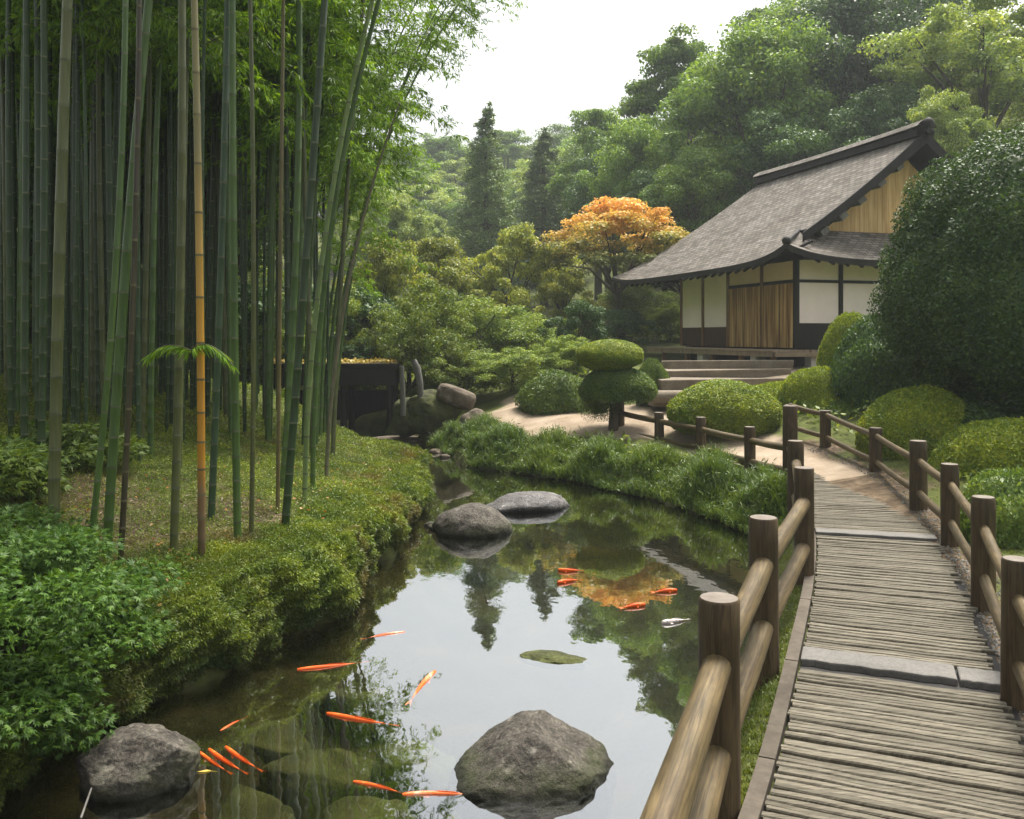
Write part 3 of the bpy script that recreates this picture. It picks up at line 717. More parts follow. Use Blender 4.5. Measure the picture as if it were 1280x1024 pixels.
hb("foundation", [((SW / 2, TL / 2, 1.95), (SW - .4, TL - .4, .56))], M['timber_dark'])

# roof
ZE, SR, TE0, TE1, TRIDGE = 4.70, 4.0, -1.0, 10.35, 7.75
def prof(d): return ZE + .665 * d + .018 * d * d
ZR = prof(5.0)
def lift(x, dd): return .42 * math.exp(-max(x, 0) / .95) * max(0, 1 - dd / 2.2) ** 2
def front_z(s, t):
    d = s + 1 if s <= SR else 2 * SR + 1 - s
    a0 = math.hypot(t - TE0, 0); a1 = TE1 - t
    return prof(d) + lift(a0, d) + lift(a1, d) * .6
def grid_slab(mb, G, UV, th, mi=0, mi2=1):
    """G: rows x cols grid of points; adds top, underside and rim"""
    r, c = len(G), len(G[0]); V = [p for row in G for p in row]; B = [(p[0], p[1], p[2] - th) for p in V]
    uv = [u for row in UV for u in row]; n = len(V)
    top = [(i * c + j, i * c + j + 1, (i + 1) * c + j + 1, (i + 1) * c + j) for i in range(r - 1) for j in range(c - 1)]
    mb.add(V, top, mi, True, uv)
    mb.add(B, [tuple(reversed(f)) for f in top], mi2, True)
    rim = [i for i in range(c)] + [i * c + c - 1 for i in range(1, r)] + [(r - 1) * c + j for j in range(c - 2, -1, -1)] + [i * c for i in range(r - 2, 0, -1)]
    W = [V[i] for i in rim] + [B[i] for i in rim]; k = len(rim)
    mb.add(W, [(a, (a + 1) % k, k + (a + 1) % k, k + a) for a in range(k)], mi2)
roofm = [M['shingle'], M['timber_dark']]
OV = -.28                                                        # gable overhang
TG_ = 0.5                                                       # gable wall plane
roof = None
for side in (0, 1):
    mb = MB()
    G, UV = [], []
    rows = [0, .12, .25, .4, .6, .8, 1.0, 1.15, 1.3]; cols = 44
    for d in rows:
        t0, t1 = -1 + d, TE1 - d * .52
        s = d - 1 if side == 0 else 2 * SR + 1 - d
        row = []; ur = []
        for j in range(cols):
            u = j / (cols - 1); t = t0 + (t1 - t0) * (u ** 1.6)
            row.append((s, t, hz(front_z(s, t)))); ur.append((t, d * 1.25))
        G.append(row); UV.append(ur)
    grid_slab(mb, G, UV, .17)
    G, UV = [], []
    for d in np.linspace(1.3, 5.0, 22):
        s = d - 1 if side == 0 else 2 * SR + 1 - d
        t0, t1 = OV, TE1 - d * .52
        row = []; ur = []
        for j in range(cols):
            u = j / (cols - 1); t = t0 + (t1 - t0) * (u ** 1.3)
            row.append((s, t, hz(front_z(s, t)) + .002)); ur.append((t, d * 1.25))
        G.append(row); UV.append(ur)
    grid_slab(mb, G, UV, .20)
    o = mb.build("roof", roofm, house)
    if side == 0: roof = o
mb = MB(); G, UV = [], []                                          # skirt under the gable
for d in (0, .12, .25, .4, .6, .8, 1.0, 1.15, 1.3, 1.37):
    row = []; ur = []; dd = min(d, 1.3)
    for j in range(40):
        u = j / 39; u2 = 0.5 - 0.5 * math.cos(math.pi * u); s = -1 + dd + (10 - 2 * dd) * u2
        z = prof(d) + lift(s + 1, d) + lift(9 - s, d)
        row.append((s, -1 + d, hz(z) + .004)); ur.append((s, d * 1.25))
    G.append(row); UV.append(ur)
grid_slab(mb, G, UV, .17); mb.build("skirt_roof", roofm, house)
mb = MB(); G, UV = [], []                                          # far hip
for k in range(16):
    e = k / 15; tt = TE1 - 2.6 * e; row = []; ur = []
    d = 5 * e
    for j in range(20):
        u = j / 19; s = -1 + d + (10 - 2 * d) * u
        row.append((s, tt, hz(front_z(-1 + d, tt)) - .001)); ur.append((s, e * 5))
    G.append(row); UV.append(ur)
grid_slab(mb, G, UV, .17); mb.build("hip_roof", roofm, house)
# ridge
rd = MB(); 
for (wd, z0, z1, mi, e0, e1) in ((.60, ZR - .14, ZR + .03, 1, OV - .02, TRIDGE + .22), (.50, ZR + .03, ZR + .07, 1, OV - .08, TRIDGE + .30)):
    box(rd, (SR, (e0 + e1) / 2, hz((z0 + z1) / 2)), (wd, e1 - e0, z1 - z0), None, mi)
pr = [(-.34, .0), (-.22, .13), (-.08, .20), (.08, .20), (.22, .13), (.34, .0)]
ns = 20; V = []; UVr = []
for k in range(ns + 1):
    t = OV - .10 + (TRIDGE + .40 - OV) * k / ns; sag = .05 * (2 * k / ns - 1) ** 2
    for q, (a, b) in enumerate(pr): V.append((SR + a, t, hz(ZR + .072 + b + sag))); UVr.append((t, q * .15))
rd.add(V, [(k * 6 + q, k * 6 + q + 1, k * 6 + q + 7, k * 6 + q + 6) for k in range(ns) for q in range(5)], 0, True, UVr)
rd.add(V[:6], [(5, 4, 3, 2, 1, 0)], 1); rd.add(V[-6:], [(0, 1, 2, 3, 4, 5)], 1)
rg = rd.build("ridge_cap", roofm, house)
def ball(mb, c, r, seg=14, rings=9, mi=0, sc=(1, 1, 1)):
    V = []; Fc = []
    for i in range(rings + 1):
        th = math.pi * i / rings
        for k in range(seg):
            a = 2 * math.pi * k / seg
            V.append((c[0] + r * sc[0] * math.sin(th) * math.cos(a), c[1] + r * sc[1] * math.sin(th) * math.sin(a), c[2] + r * sc[2] * math.cos(th)))
    for i in range(rings):
        for k in range(seg): Fc.append((i * seg + k, (i + 1) * seg + k, (i + 1) * seg + (k + 1) % seg, i * seg + (k + 1) % seg))
    mb.add(V, Fc, mi, True)
mb = MB(); ball(mb, (SR, OV - .16, hz(ZR + .17)), .18, sc=(1, .7, 1.1)); ball(mb, (SR, OV - .2, hz(ZR - .04)), .12, sc=(1.3, .7, 1)); mb.build("ridge_ornament", M['timber_dark'], house)
mb = MB(); ball(mb, (-.93, -.93, hz(ZE + .47)), .12); tube(mb, [(-.93, -.93, hz(ZE + .42)), (-.5, -.5, hz(prof(.5) + .28)), (.05, .05, hz(prof(1.05) + .10)), (.32, .32, hz(prof(1.32) + .03))], [.07, .06, .05, .045], 8); mb.build("hip_ornament", M['timber_dark'], house)
# gable wall: vertical boards
mb = MB(); nb = 46; s0, s1 = .42, 2 * SR - .42
for k in range(nb):
    a = s0 + (s1 - s0) * k / nb; b = s0 + (s1 - s0) * (k + .96) / nb
    def gt(s): d = s + 1 if s <= SR else 2 * SR + 1 - s; return prof(d) - .20
    zb = prof(1.35) - .05
    y = TG_ + random.uniform(-.006, .006)
    mb.add([(a, y, hz(zb)), (b, y, hz(zb)), (b, y, hz(gt(b))), (a, y, hz(gt(a))), (a, y + .05, hz(zb)), (b, y + .05, hz(zb)), (b, y + .05, hz(gt(b))), (a, y + .05, hz(gt(a)))],
           [(0, 1, 2, 3), (5, 4, 7, 6), (1, 5, 6, 2), (4, 0, 3, 7)])
mb.build("gable_wall", M['gable_wood'], house)
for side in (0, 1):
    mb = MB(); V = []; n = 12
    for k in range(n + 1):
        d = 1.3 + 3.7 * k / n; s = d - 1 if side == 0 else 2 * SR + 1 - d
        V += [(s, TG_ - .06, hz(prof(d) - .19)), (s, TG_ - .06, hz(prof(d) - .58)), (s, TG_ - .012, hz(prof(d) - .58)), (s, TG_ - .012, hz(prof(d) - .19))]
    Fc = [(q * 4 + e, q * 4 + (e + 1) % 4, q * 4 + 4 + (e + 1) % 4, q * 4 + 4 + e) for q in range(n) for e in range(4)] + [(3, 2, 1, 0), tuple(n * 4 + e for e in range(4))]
    mb.add(V, Fc); mb.build("gable_shade", M['timber_dark'], house)  # dark strip added below the roof slope; paints the overhang's shaded recess
# bargeboards and the purlin ends behind them
for side in (0, 1):
    mb = MB(); V = []; n = 18
    for k in range(n + 1):
        d = 1.0 + 4.05 * k / n; s = d - 1 if side == 0 else 2 * SR + 1 - d
        z = prof(d) + (.08 * (1 - k / n) ** 3); hgt = .22 + .12 * (k / n) ** 2
        V += [(s, OV - .07, hz(z + .03)), (s, OV - .07, hz(z - hgt)), (s, OV - .005, hz(z - hgt)), (s, OV - .005, hz(z + .03))]
    Fc = [(q * 4 + e, q * 4 + (e + 1) % 4, q * 4 + 4 + (e + 1) % 4, q * 4 + 4 + e) for q in range(n) for e in range(4)]
    Fc += [(3, 2, 1, 0), tuple(n * 4 + e for e in range(4))]
    mb.add(V, Fc); mb.build("bargeboard", M['timber_dark'], house)
    for d in (1.75, 2.35, 2.95, 3.6, 4.2):
        s = d - 1 if side == 0 else 2 * SR + 1 - d
        mb = MB(); z = prof(d) - .36
        box(mb, (s + (.0 if side == 0 else 0), (OV + TG_) / 2 - .02, hz(z)), (.26, TG_ - OV - .1, .17), Matrix.Rotation(-.65 if side == 0 else .65, 3, 'Y'))
        mb.build("purlin_end", M['driftwood'], house)
# rafters under the front eave
mb = MB()
for t in np.arange(-.7, 10.0, .45):
    a = Vector((-.95, t, hz(front_z(-1, t) - .22))); b = Vector((.0, t, hz(front_z(0, t) - .26)))
    d = b - a; ang = math.atan2(d.z, d.x)
    box(mb, (a + b) / 2, (d.length, .07, .07), Matrix.Rotation(-ang, 3, 'Y'))
for s in np.arange(-.4, 8.6, .45):
    a = Vector((s, -.95, hz(prof(.05) + lift(s + 1, 0) - .22))); b = Vector((s, 0, hz(prof(1.0) - .26))); d = b - a; ang = math.atan2(d.z, d.y)
    box(mb, (a + b) / 2, (.07, d.length, .07), Matrix.Rotation(ang, 3, 'X'))
mb.build("rafters", M['timber_dark'], house); bpy.data.objects["rafters"].name = "eave_rafter"

# steps up to the veranda
steps = [((4.75, 20.75), (3.0, .75), 1.42, 'rounded pale log step, lowest of the flight up to the tea house', True),
         ((5.05, 21.55), (3.1, .9), 1.66, 'broad pale stone step, second from the bottom below the tea house', False),
         ((5.35, 22.4), (3.3, .9), 1.86, 'broad pale stone step, third from the bottom below the tea house', False),
         ((5.65, 23.2), (3.3, .85), 2.05, 'worn pale stone step just under the veranda of the tea house', False)]
for (c, s, z, lab, rnd) in steps:
    mb = MB()
    if rnd:
        tube(mb, [(c[0] - s[0] / 2, c[1] - .3, z - .14), (c[0], c[1] - .33, z - .13), (c[0] + s[0] / 2, c[1] - .28, z - .14)], .14, 14)
        box(mb, (c[0], c[1] + .12, z - .2), (s[0] * .98, s[1], .36), None, 0, .02)
    else: box(mb, (c[0], c[1], z - .2), (s[0], s[1], .4), Matrix.Rotation(R(5), 3, 'Z'), 0, .03)
    o = mb.build("stone_step", M['stone_step']); bevel(o, .03, 2); tag(o, lab, 'step')

# ------------------------------------------------------------------ rocks
def rock(name, loc, size, mat, label, seed, sub=5, rot=(0, 0, 0), cuts=5, rough=0.12, cat='rock', boxy=0.0, cutmin=.62, planes_=()):
    bm = bmesh.new(); bmesh.ops.create_icosphere(bm, subdivisions=sub, radius=1.0)
    rs = random.Random(seed)
    planes = [(Vector(n_).normalized(), d_) for n_, d_ in planes_]
    for _ in range(cuts):
        n = Vector((rs.uniform(-1, 1), rs.uniform(-1, 1), rs.uniform(-.2, 1))).normalized(); planes.append((n, rs.uniform(cutmin, .88)))
    off = Vector((seed * 3.7, seed * 1.3, 0))
    for v in bm.verts:
        p = v.co.copy()
        if boxy:
            e = 1 - boxy * .75
            p = Vector([math.copysign(abs(c) ** e, c) for c in p]); p *= .86
        for n, d in planes:
            k = p.dot(n) - d
            if k > 0: p -= n * k * .92
        f = mnoise.fractal(p * 1.4 + off, 1.0, 2.0, 4) * rough + mnoise.fractal(p * 7 + off, .8, 2.1, 5) * rough * .24
        p *= 1 + f
        v.co = Vector((p.x * size[0], p.y * size[1], p.z * size[2]))
    me = bpy.data.meshes.new(name); bm.to_mesh(me); bm.free(); me.materials.append(mat)
    for p in me.polygons: p.use_smooth = True
    o = link(name, me, None, loc); o.rotation_euler = rot
    return tag(o, label, cat)
def wp(px, py, dz=0.0): p = at_water(px, py); p.z = dz; return p
rock("boulder", wp(670, 968, -.02), (.53, .38, .405), M['rock'], 'large rounded dark boulder standing alone in the near middle of the pond', 11, cuts=2, rough=.085, sub=6, cutmin=.75, planes_=(((-.62, -.1, .78), .60), ((.60, -.12, .8), .56), ((.05, -.75, .66), .62), ((.9, -.5, .1), .75)))
rock("boulder", wp(176, 972, .06), (.40, .30, .27), M['rock'], 'squat speckled boulder at the water edge below the fine-leaved shrub', 5, cuts=5, rough=.13, sub=6, rot=(0, R(-6), R(15)), boxy=.35)
rock("boulder", wp(590, 664, .03), (.53, .42, .33), M['rock'], 'rounded grey boulder near the tip of the mossy bank', 9, cuts=0, rough=.09)
rock("boulder", wp(652, 634, -.03), (.72, .5, .27), M['rock_pale'], 'long flat pale rock lying behind the rounded grey boulder', 21, cuts=3, rough=.09, rot=(0, R(-3), R(8)))
rock("flat_stone", wp(692, 822, -.02), (.32, .13, .055), M['rock_moss'], 'thin mossy green stone barely breaking the open water', 14, cuts=2, rough=.18, rot=(0, R(2), R(-12)))
Yb = 22.6
rock("boulder", at(538, 516, Yb) , (.72, .6, .62), M['rock_moss'], 'big mossy boulder carrying the tilted slab at the back of the pond', 31, cuts=4, rough=.12)
rock("boulder", at(570, 496, Yb - .2), (.58, .5, .30), M['rock_brown'], 'tilted brown slab resting on the mossy boulder at the back of the pond', 33, cuts=3, rough=.05, rot=(0, R(20), R(10)), boxy=.6)
rock("boulder", at(508, 522, Yb + .1), (.38, .38, .52), M['rock_moss'], 'dark mossy boulder left of the one with the tilted slab', 35, cuts=3, rough=.12)
rock("boulder", at(594, 530, Yb - 1.0), (.40, .4, .35), M['rock_brown'], 'low brown boulder half hidden in grass below the tilted slab', 36, cuts=3)
rock("boulder", at(505, 548, 23.0), (.9, .35, .06), M['rock_brown'], 'low brown ledge of rock at the far water edge before the footbridge', 37, cuts=2)
sunk = [(385, 845, .38, 'first'), (340, 905, .42, ''), (400, 955, .5, ''), (315, 1000, .42, ''), (450, 860, .3, ''), (250, 880, .35, ''), (470, 1010, .4, ''), (520, 935, .35, '')]
for k, (px, py, s, _) in enumerate(sunk):
    Yw = F * (H + .22) / (py - PY); loc = Vector(((px - PX) / F * Yw, Yw, -.40))
    o = rock("sunken_stone", loc, (s, s * .62, .22), M['rock_sunk'], 'flat algae covered stone lying under water on the pond bed', 50 + k, sub=4, cuts=6, rough=.16, boxy=.55, cutmin=.5, cat='stone')
    o['group'] = 'stones under the water'; o.rotation_euler.z = random.uniform(-.6, .6)
for k, (px, py, s) in enumerate([(545, 566, .16), (556, 572, .12), (571, 566, .2), (585, 573, .15), (596, 580, .12), (530, 552, .12), (517, 552, .1), (541, 556, .09), (544, 662, .12), (552, 668, .09), (538, 658, .10)]):
    o = rock("shore_stone", at_water(px, py) + Vector((0, 0, .02)), (s, s * .7, s * .5), M['rock_brown'] if k < 8 else M['rock'], 'small loose stone on the shore at the back of the pond' if k < 8 else 'small loose stone at the tip of the mossy bank', 70 + k, sub=3, cuts=3, cat='stone')
    o['group'] = 'loose stones at the back shore' if k < 8 else 'loose stones at the bank tip'

# ------------------------------------------------------------------ footbridge and old posts at the back of the pond
br = empty("footbridge", (-5.2, 25.2, 0.0)); tag(br, 'low dark timber footbridge with a leaf strewn deck behind the bamboo', 'bridge')
mb = MB(); box(mb, (.15, .2, 1.86), (3.7, 1.7, .12)); mb.build("deck", M['timber_dark'], br)
mb = MB(); box(mb, (.15, -.62, 1.55), (3.6, .16, .46)); box(mb, (.15, 1.0, 1.55), (3.6, .16, .46)); mb.build("beam", M['timber_dark'], br)
for x in (-1.5, -.55, .45, 1.75):
    for y in (-.45, .8):
        mb = MB(); tube(mb, [(x, y, -.5), (x + .02, y, .6), (x, y, 1.4)], [.10, .09, .085], 10); mb.build("post", M['timber_dark'], br)
mb = MB(); box(mb, (.15, 1.3, .62), (3.5, .1, .9)); mb.build("shade_sheet", M['timber_dark'], br)  # dark sheet added behind the posts, standing in for shade under the deck
n = 1500; Pq = np.column_stack([rng.uniform(-1.65, 1.95, n), rng.uniform(-.6, 1.0, n), 1.925 + rng.uniform(0, .10, n)])
o = link("leaf_litter", quads_mesh("leaf_litter", leaf_quads(Pq, rng.normal(size=(n, 3)) * (1, 1, .3), np.array([0, 0, 1]) + .5 * rng.normal(size=(n, 3)), rng.uniform(.06, .13, n), rng.uniform(.04, .08, n)), M['leaf_yellow']), br)
o['kind'] = 'stuff'
def old_post(pts, rad, label):
    b = Vector(pts[0]); mb = MB(); tube(mb, [Vector(p) - b for p in pts], rad, 10)
    tag(mb.build("old_stake", M['driftwood'], None, b), label, 'stake')
Yp = 22.3
old_post([at(524, 532, Yp), at(526, 505, Yp), at(525, 480, Yp), at(521, 460, Yp), at(517, 450, Yp)], [.07, .075, .085, .10, .07], 'pale curved weathered stake leaning among the back boulders')
old_post([at(504, 520, Yp), at(503, 490, Yp), at(502, 458, Yp)], [.07, .07, .06], 'straight grey weathered stake beside the curved pale one')

# ------------------------------------------------------------------ koi
def koi_mesh(name, mat, bend):
    """fish along x, nose at +0.5; bend = sideways curve of the spine"""
    mb = MB(); n = 16; S = 14; V = []
    def sp(x): return bend * (1 - ((x + .0) / .5) ** 2) * .5
    xs = np.linspace(.5, -.34, S)
    for x in xs:
        u = (.5 - x) / .84
        wdt = .066 * (math.sin(math.pi * min(1, u * .93 + .07) ** .62)) ** .8 * (1 - .25 * u) + .006
        hgt = wdt * (1.15 + .25 * math.sin(math.pi * u))
        for k in range(n):
            a = 2 * math.pi * k / n; V.append((x, sp(x) + wdt * math.cos(a), hgt * math.sin(a) * .95))
    Fc = [(i * n + k, (i + 1) * n + k, (i + 1) * n + (k + 1) % n, i * n + (k + 1) % n) for i in range(S - 1) for k in range(n)] + [tuple(range(n)), tuple((S - 1) * n + k for k in range(n - 1, -1, -1))]
    mb.add(V, Fc, 0, True)
    def fin(pts, th=.004):
        A = [(p[0], p[1] + sp(p[0]), p[2] + th) for p in pts]; B = [(p[0], p[1] + sp(p[0]), p[2] - th) for p in pts]; k = len(pts)
        mb.add(A + B, [tuple(range(k)), tuple(range(2 * k - 1, k - 1, -1))] + [(i, k + i, k + (i + 1) % k, (i + 1) % k) for i in range(k)], 0)
    fin([(-.32, .012, 0), (-.40, .05, .01), (-.5, .085, .015), (-.44, .0, .0), (-.5, -.05, -.01), (-.40, -.03, -.01), (-.32, -.012, 0)])
    for s in (1, -1): fin([(.28, .045 * s, -.02), (.24, .10 * s, -.03), (.17, .13 * s, -.035), (.20, .055 * s, -.025)])
    A = [(.16, 0, .05), (.08, 0, .10), (-.12, 0, .075), (-.18, 0, .04)]
    mb.add([(p[0], p[1] + sp(p[0]) + .004, p[2]) for p in A] + [(p[0], p[1] + sp(p[0]) - .004, p[2]) for p in A], [(0, 1, 2, 3), (7, 6, 5, 4), (0, 4, 5, 1), (1, 5, 6, 2), (2, 6, 7, 3)], 0)
    return mb.mesh(name, mat)
KM = {(k, b): koi_mesh("koi", M[k], b) for k in ('koi', 'koi_pale') for b in (-.13, .13)}
KM[('koi_white', .05)] = koi_mesh("koi", M['koi_white'], .05); KM[('koi_grey', .13)] = koi_mesh("koi", M['koi_grey'], .13)
KOI = [((505, 790), (450, 799), 'koi_pale', .13, 'pale tailed orange koi nearest the mossy bank'),
       ((373, 837), (460, 826), 'koi', .13, 'slim orange koi swimming level just below the hanging moss'),
       ((543, 840), (511, 881), 'koi_pale', .13, 'short pale orange koi turned across the sky reflection'),
       ((276, 913), (310, 895), 'koi', -.13, 'small orange koi above the cluster by the squat boulder'),
       ((410, 892), (500, 906), 'koi', .13, 'long orange koi heading straight across the dark sunken stones'),
       ((443, 977), (512, 994), 'koi', -.13, 'orange koi leading a paler one along the bottom of the pond view'),
       ((505, 993), (606, 994), 'koi_pale', -.13, 'long pale orange koi trailing behind another at the front of the pond'),
       ((249, 940), (292, 967), 'koi', .13, 'lowest orange koi of the tight cluster beside the squat boulder'),
       ((262, 937), (312, 967), 'koi', .13, 'middle orange koi of the tight cluster beside the squat boulder'),
       ((283, 934), (331, 964), 'koi', .13, 'outermost orange koi of the tight cluster, facing the open pond'),
       ((705, 714), (723, 714), 'koi', .13, 'little red koi surfacing, the upper one of a close pair'),
       ((704, 729), (721, 727), 'koi', -.13, 'little red koi surfacing, the lower one of a close pair'),
       ((802, 758), (778, 762), 'koi', .13, 'small orange koi at the edge of the roof reflection'),
       ((840, 740), (820, 742), 'koi', .13, 'small red koi nearest the fence in the pond'),
       ((834, 779), (856, 776), 'koi_white', .05, 'white koi with dark marks close to the fence post'),
       ((340, 1020), (365, 992), 'koi_grey', .13, 'dull grey koi deep in the near pond below the orange ones')]
for (a, b, k, bd, lab) in KOI:
    A, B = at_water(*a), at_water(*b); d = A - B; L = d.length * 1.03
    o = link("koi", KM[(k, bd)]); c = (A + B) / 2; o.location = (c.x, c.y, -.004 - .0 * L if k != 'koi_grey' else -.12)
    nl = min(max(L, .24), .75)
    o.scale = (nl, nl * .46, nl * .45); o.rotation_euler = (0, 0, math.atan2(d.y, d.x) + 0)
    if a[1] < 785: o.scale = (.30, .30, .30); o.location.z = .012
    tag(o, lab, 'koi', 'koi in the pond')

# ------------------------------------------------------------------ bamboo
def culm_curve(base_r, h, lean, bendx, bendy):
    """local curve and radius by height fraction"""
    def c(u): return Vector((lean[0] * u * h + bendx * u ** 3, lean[1] * u * h + bendy * u ** 3, h * u))
    def r(u): return base_r * (1 - .12 * u - .8 * max(0, u - .25) ** 1.5)
    return c, r

def culm_mesh(name, c, r, h, mats, seed, sides=12, umax=1.0, first=.16):
    rs = random.Random(seed); mb = MB(); pts = []; rad = []; sl = []
    z = -.15; nodes = []; sp = first
    while z < h * umax:
        z += sp * rs.uniform(.9, 1.1); sp = min(sp * 1.10, .40 if h > 8 else .3); nodes.append(z)
    P = [(-.15, 1.05, 0)]
    for zz in nodes:
        P += [(zz - .020, 1.0, 0), (zz - .008, 1.02, 1), (zz, 1.07, 1), (zz + .010, .99, 0)]
    P = [p for p in P if p[0] <= h * umax]
    V = []
    for (zz, k, m_) in P:
        u = max(0, zz / h); q = c(u); rr = r(max(u, 0)) * k
        if zz < 0: q = Vector((0, 0, zz))
        for e in range(sides):
            a = 2 * math.pi * e / sides; V.append((q.x + rr * math.cos(a), q.y + rr * math.sin(a), q.z))
    for i in range(len(P) - 1):
        Fc = [(i * sides + e, i * sides + (e + 1) % sides, (i + 1) * sides + (e + 1) % sides, (i + 1) * sides + e) for e in range(sides)]
        if i == 0: mb.add(V, Fc, P[i + 1][2], True)
        else:
            mb.f.extend([np.array(f) for f in Fc]); mb.m.extend([P[i + 1][2]] * sides); mb.sm.extend([True] * sides)
    top = len(V) - sides
    mb.f.append(np.arange(top, top + sides)); mb.m.append(0); mb.sm.append(False)
    return mb.mesh(name, mats), nodes

def bamboo_foliage(name, c, h, nodes, u0, u1, dens=1.0, bl=1.5, leafL=.15, mat=None, side=None):
    """branches from the upper nodes carrying fans of lance leaves"""
    Bs, Ps, Ts = MB(), [], []
    for zz in nodes:
        u = zz / h
        if u < u0 or u > u1: continue
        for b in range(2 if random.random() < dens * .8 else 1):
            a = random.uniform(0, 2 * math.pi) if side is None or random.random() < .35 else side + random.uniform(-1.1, 1.1)
            L = bl * random.uniform(.55, 1.15) * (1 - .45 * max(0, (u - .6)) / .4)
            o = c(u); out = Vector((math.cos(a), math.sin(a), 0)); pts = []
            up = random.uniform(.35, .8); droop = random.uniform(.5, .95)
            for k in range(7):
                e = k / 6; pts.append(o + out * L * e * .95 + Vector((0, 0, L * (up * e - droop * e * e))))
            tube(Bs, pts[::2] , [.010, .007, .005, .003], 4, 0, False)
            for k in range(int(13 * dens * L)):
                e = random.uniform(.2, 1.0) * 6; i = min(int(e), 5); p = pts[i].lerp(pts[i + 1], e - i)
                tw = (out * random.uniform(.1, 1) + Vector((random.uniform(-1, 1), random.uniform(-1, 1), random.uniform(-.5, .3)))).normalized()
                tip = p + tw * random.uniform(.10, .38)
                for q in range(5):
                    Ps.append(p.lerp(tip, random.uniform(.35, 1))); Ts.append(tw * .7 + Vector((random.uniform(-.8, .8), random.uniform(-.8, .8), random.uniform(-1.05, .05))))
    Ps = np.array([tuple(p) for p in Ps]); Ts = np.array([tuple(p) for p in Ts]); n = len(Ps)
    Q = leaf_quads(Ps, Ts, np.array([0, 0, 1.]) + .6 * rng.normal(size=(n, 3)), rng.uniform(.7, 1.25, n) * leafL, rng.uniform(.8, 1.2, n) * leafL * .2)
    join_quads(Bs, Q, 1)
    return Bs.mesh(name, [CULM['olive'], mat or M['leaf_bamboo']])

# foreground culms: foot pixel, mid pixel (at row 380), top pixel (at row 0), width px, colour, label
FG = [((66, 722), (73, 380), (85, 0), 19, 'olive', 'thickest olive bamboo culm, rising beside the fine-leaved shrub'),
      ((51, 593), (54, 380), (54, 0), 12, 'dark', 'dark green bamboo just behind the thickest olive culm'),
      ((30, 581), (29, 380), (25, 0), 12, 'dark', 'dark green bamboo left of the thickest olive culm'),
      ((20, 513), (17, 380), (12, 0), 9, 'dark', 'thin dark bamboo at the far left edge of the grove'),
      ((108, 728), (139, 380), (152, 0), 11, 'green', 'green bamboo leaning right across the foot of its thicker neighbour'),
      ((133, 704), (151, 380), (180, 0), 16, 'green', 'thick green bamboo leaning right with a pale upper culm'),
      ((150, 716), (164, 380), (170, 60), 10, 'brown', 'thin dark brown dead bamboo beside the thick leaning green one'),
      ((217, 692), (225, 380), (228, 0), 14, 'olive', 'olive tan bamboo standing directly left of the yellow one'),
      ((252, 702), (250, 380), (243, 0), 13, 'yellow', 'bright yellow orange bamboo with a leafy frond at its middle'),
      ((264, 648), (273, 380), (281, 0), 12, 'blue', 'bluish green bamboo right behind the yellow one'),
      ((297, 677), (293, 380), (291, 0), 13, 'green', 'straight green bamboo with a pale ring near its foot'),
      ((314, 671), (317, 380), (314, 60), 8, 'olive', 'slim olive bamboo right of the straight green one'),
      ((356, 665), (377, 380), (403, 0), 14, 'dark', 'dark green bamboo leaning right, front one of the mossy bank group'),
      ((347, 642), (349, 380), (352, 0), 7, 'tan', 'slim tan bamboo left of the dark leaning one'),
      ((353, 614), (367, 380), (374, 0), 12, 'green', 'grey green bamboo rising behind the dark leaning one'),
      ((381, 630), (395, 380), (463, 0), 9, 'pale', 'pale green bamboo curving far right over the mossy bank'),
      ((391, 612), (403, 380), (474, 0), 9, 'green', 'green bamboo curving right alongside the pale one'),
      ((408, 597), (430, 380), (500, 118), 7, 'grey', 'grey dry broken bamboo slanting right, nearest the pond'),
      ((125, 520), (122, 380), (120, 0), 11, 'dark', 'shaded bamboo between the thickest olive culm and the leaning pair'),
      ((95, 512), (92, 380), (88, 40), 10, 'dark', 'shaded bamboo just right of the thickest olive culm'),
      ((190, 508), (176, 380), (160, 0), 9, 'blue', 'bluish shaded bamboo slanting left behind the olive tan one'),
      ((366, 560), (372, 380), (386, 0), 9, 'green', 'green bamboo deep behind the leaning bank group'),
      ((333, 532), (336, 380), (338, 0), 8, 'olive', 'olive bamboo behind the slim tan one'),
      ((416, 570), (424, 380), (452, 0), 8, 'olive', 'olive bamboo behind the grey broken one')]
def fg_bamboo(k, f, m_, tp, wpx, colr, lab, foliage=True):
    B = hit(f[0], f[1]); Y = B.y
    A2 = at(m_[0], m_[1], Y) - B; A3 = at(tp[0], tp[1], Y) - B
    broken = k == 17
    h = A3.z / (1.0 if broken else .52)
    h = max(h, 4) if broken else min(max(h, 9.5), 14)
    # quadratic-ish curve through foot, mid and top points
    z2, z3 = A2.z, A3.z; m = np.linalg.solve(np.array([[z2, z2 ** 2], [z3, z3 ** 2]]), np.array([A2.x, A3.x]))
    by = random.uniform(-.01, .03)
    def c(u):
        z = h * u; zz = min(z, z3 * 1.1); sl = m[0] + 2 * m[1] * zz
        x = m[0] * zz + m[1] * zz * zz + sl * (z - zz) + .03 * max(0, u - .6) ** 2 * h * (1 if m[0] + m[1] > 0 else -1)
        return Vector((x, by * z, z))
    br_ = wpx / F * Y * .5 * .74
    def r(u): return br_ * (1 - .12 * u - .75 * max(0, u - .3) ** 1.4)
    rt = empty("bamboo", B)
    me, nodes = culm_mesh("culm", c, r, h, [CULM[colr], M['bloom'] if colr not in ('yellow', 'brown', 'tan') else M['bloom_dark']], 100 + k, 14)
    link("culm", me, rt)
    if foliage and not broken:
        link("foliage", bamboo_foliage("foliage", c, h, nodes, .55 if f[0] > 325 else .72, 1.0, 1.7, 1.5, .13), rt)
    tag(rt, lab, 'bamboo', 'bamboo along the front of the grove')
    return rt, c, B
yellow = None
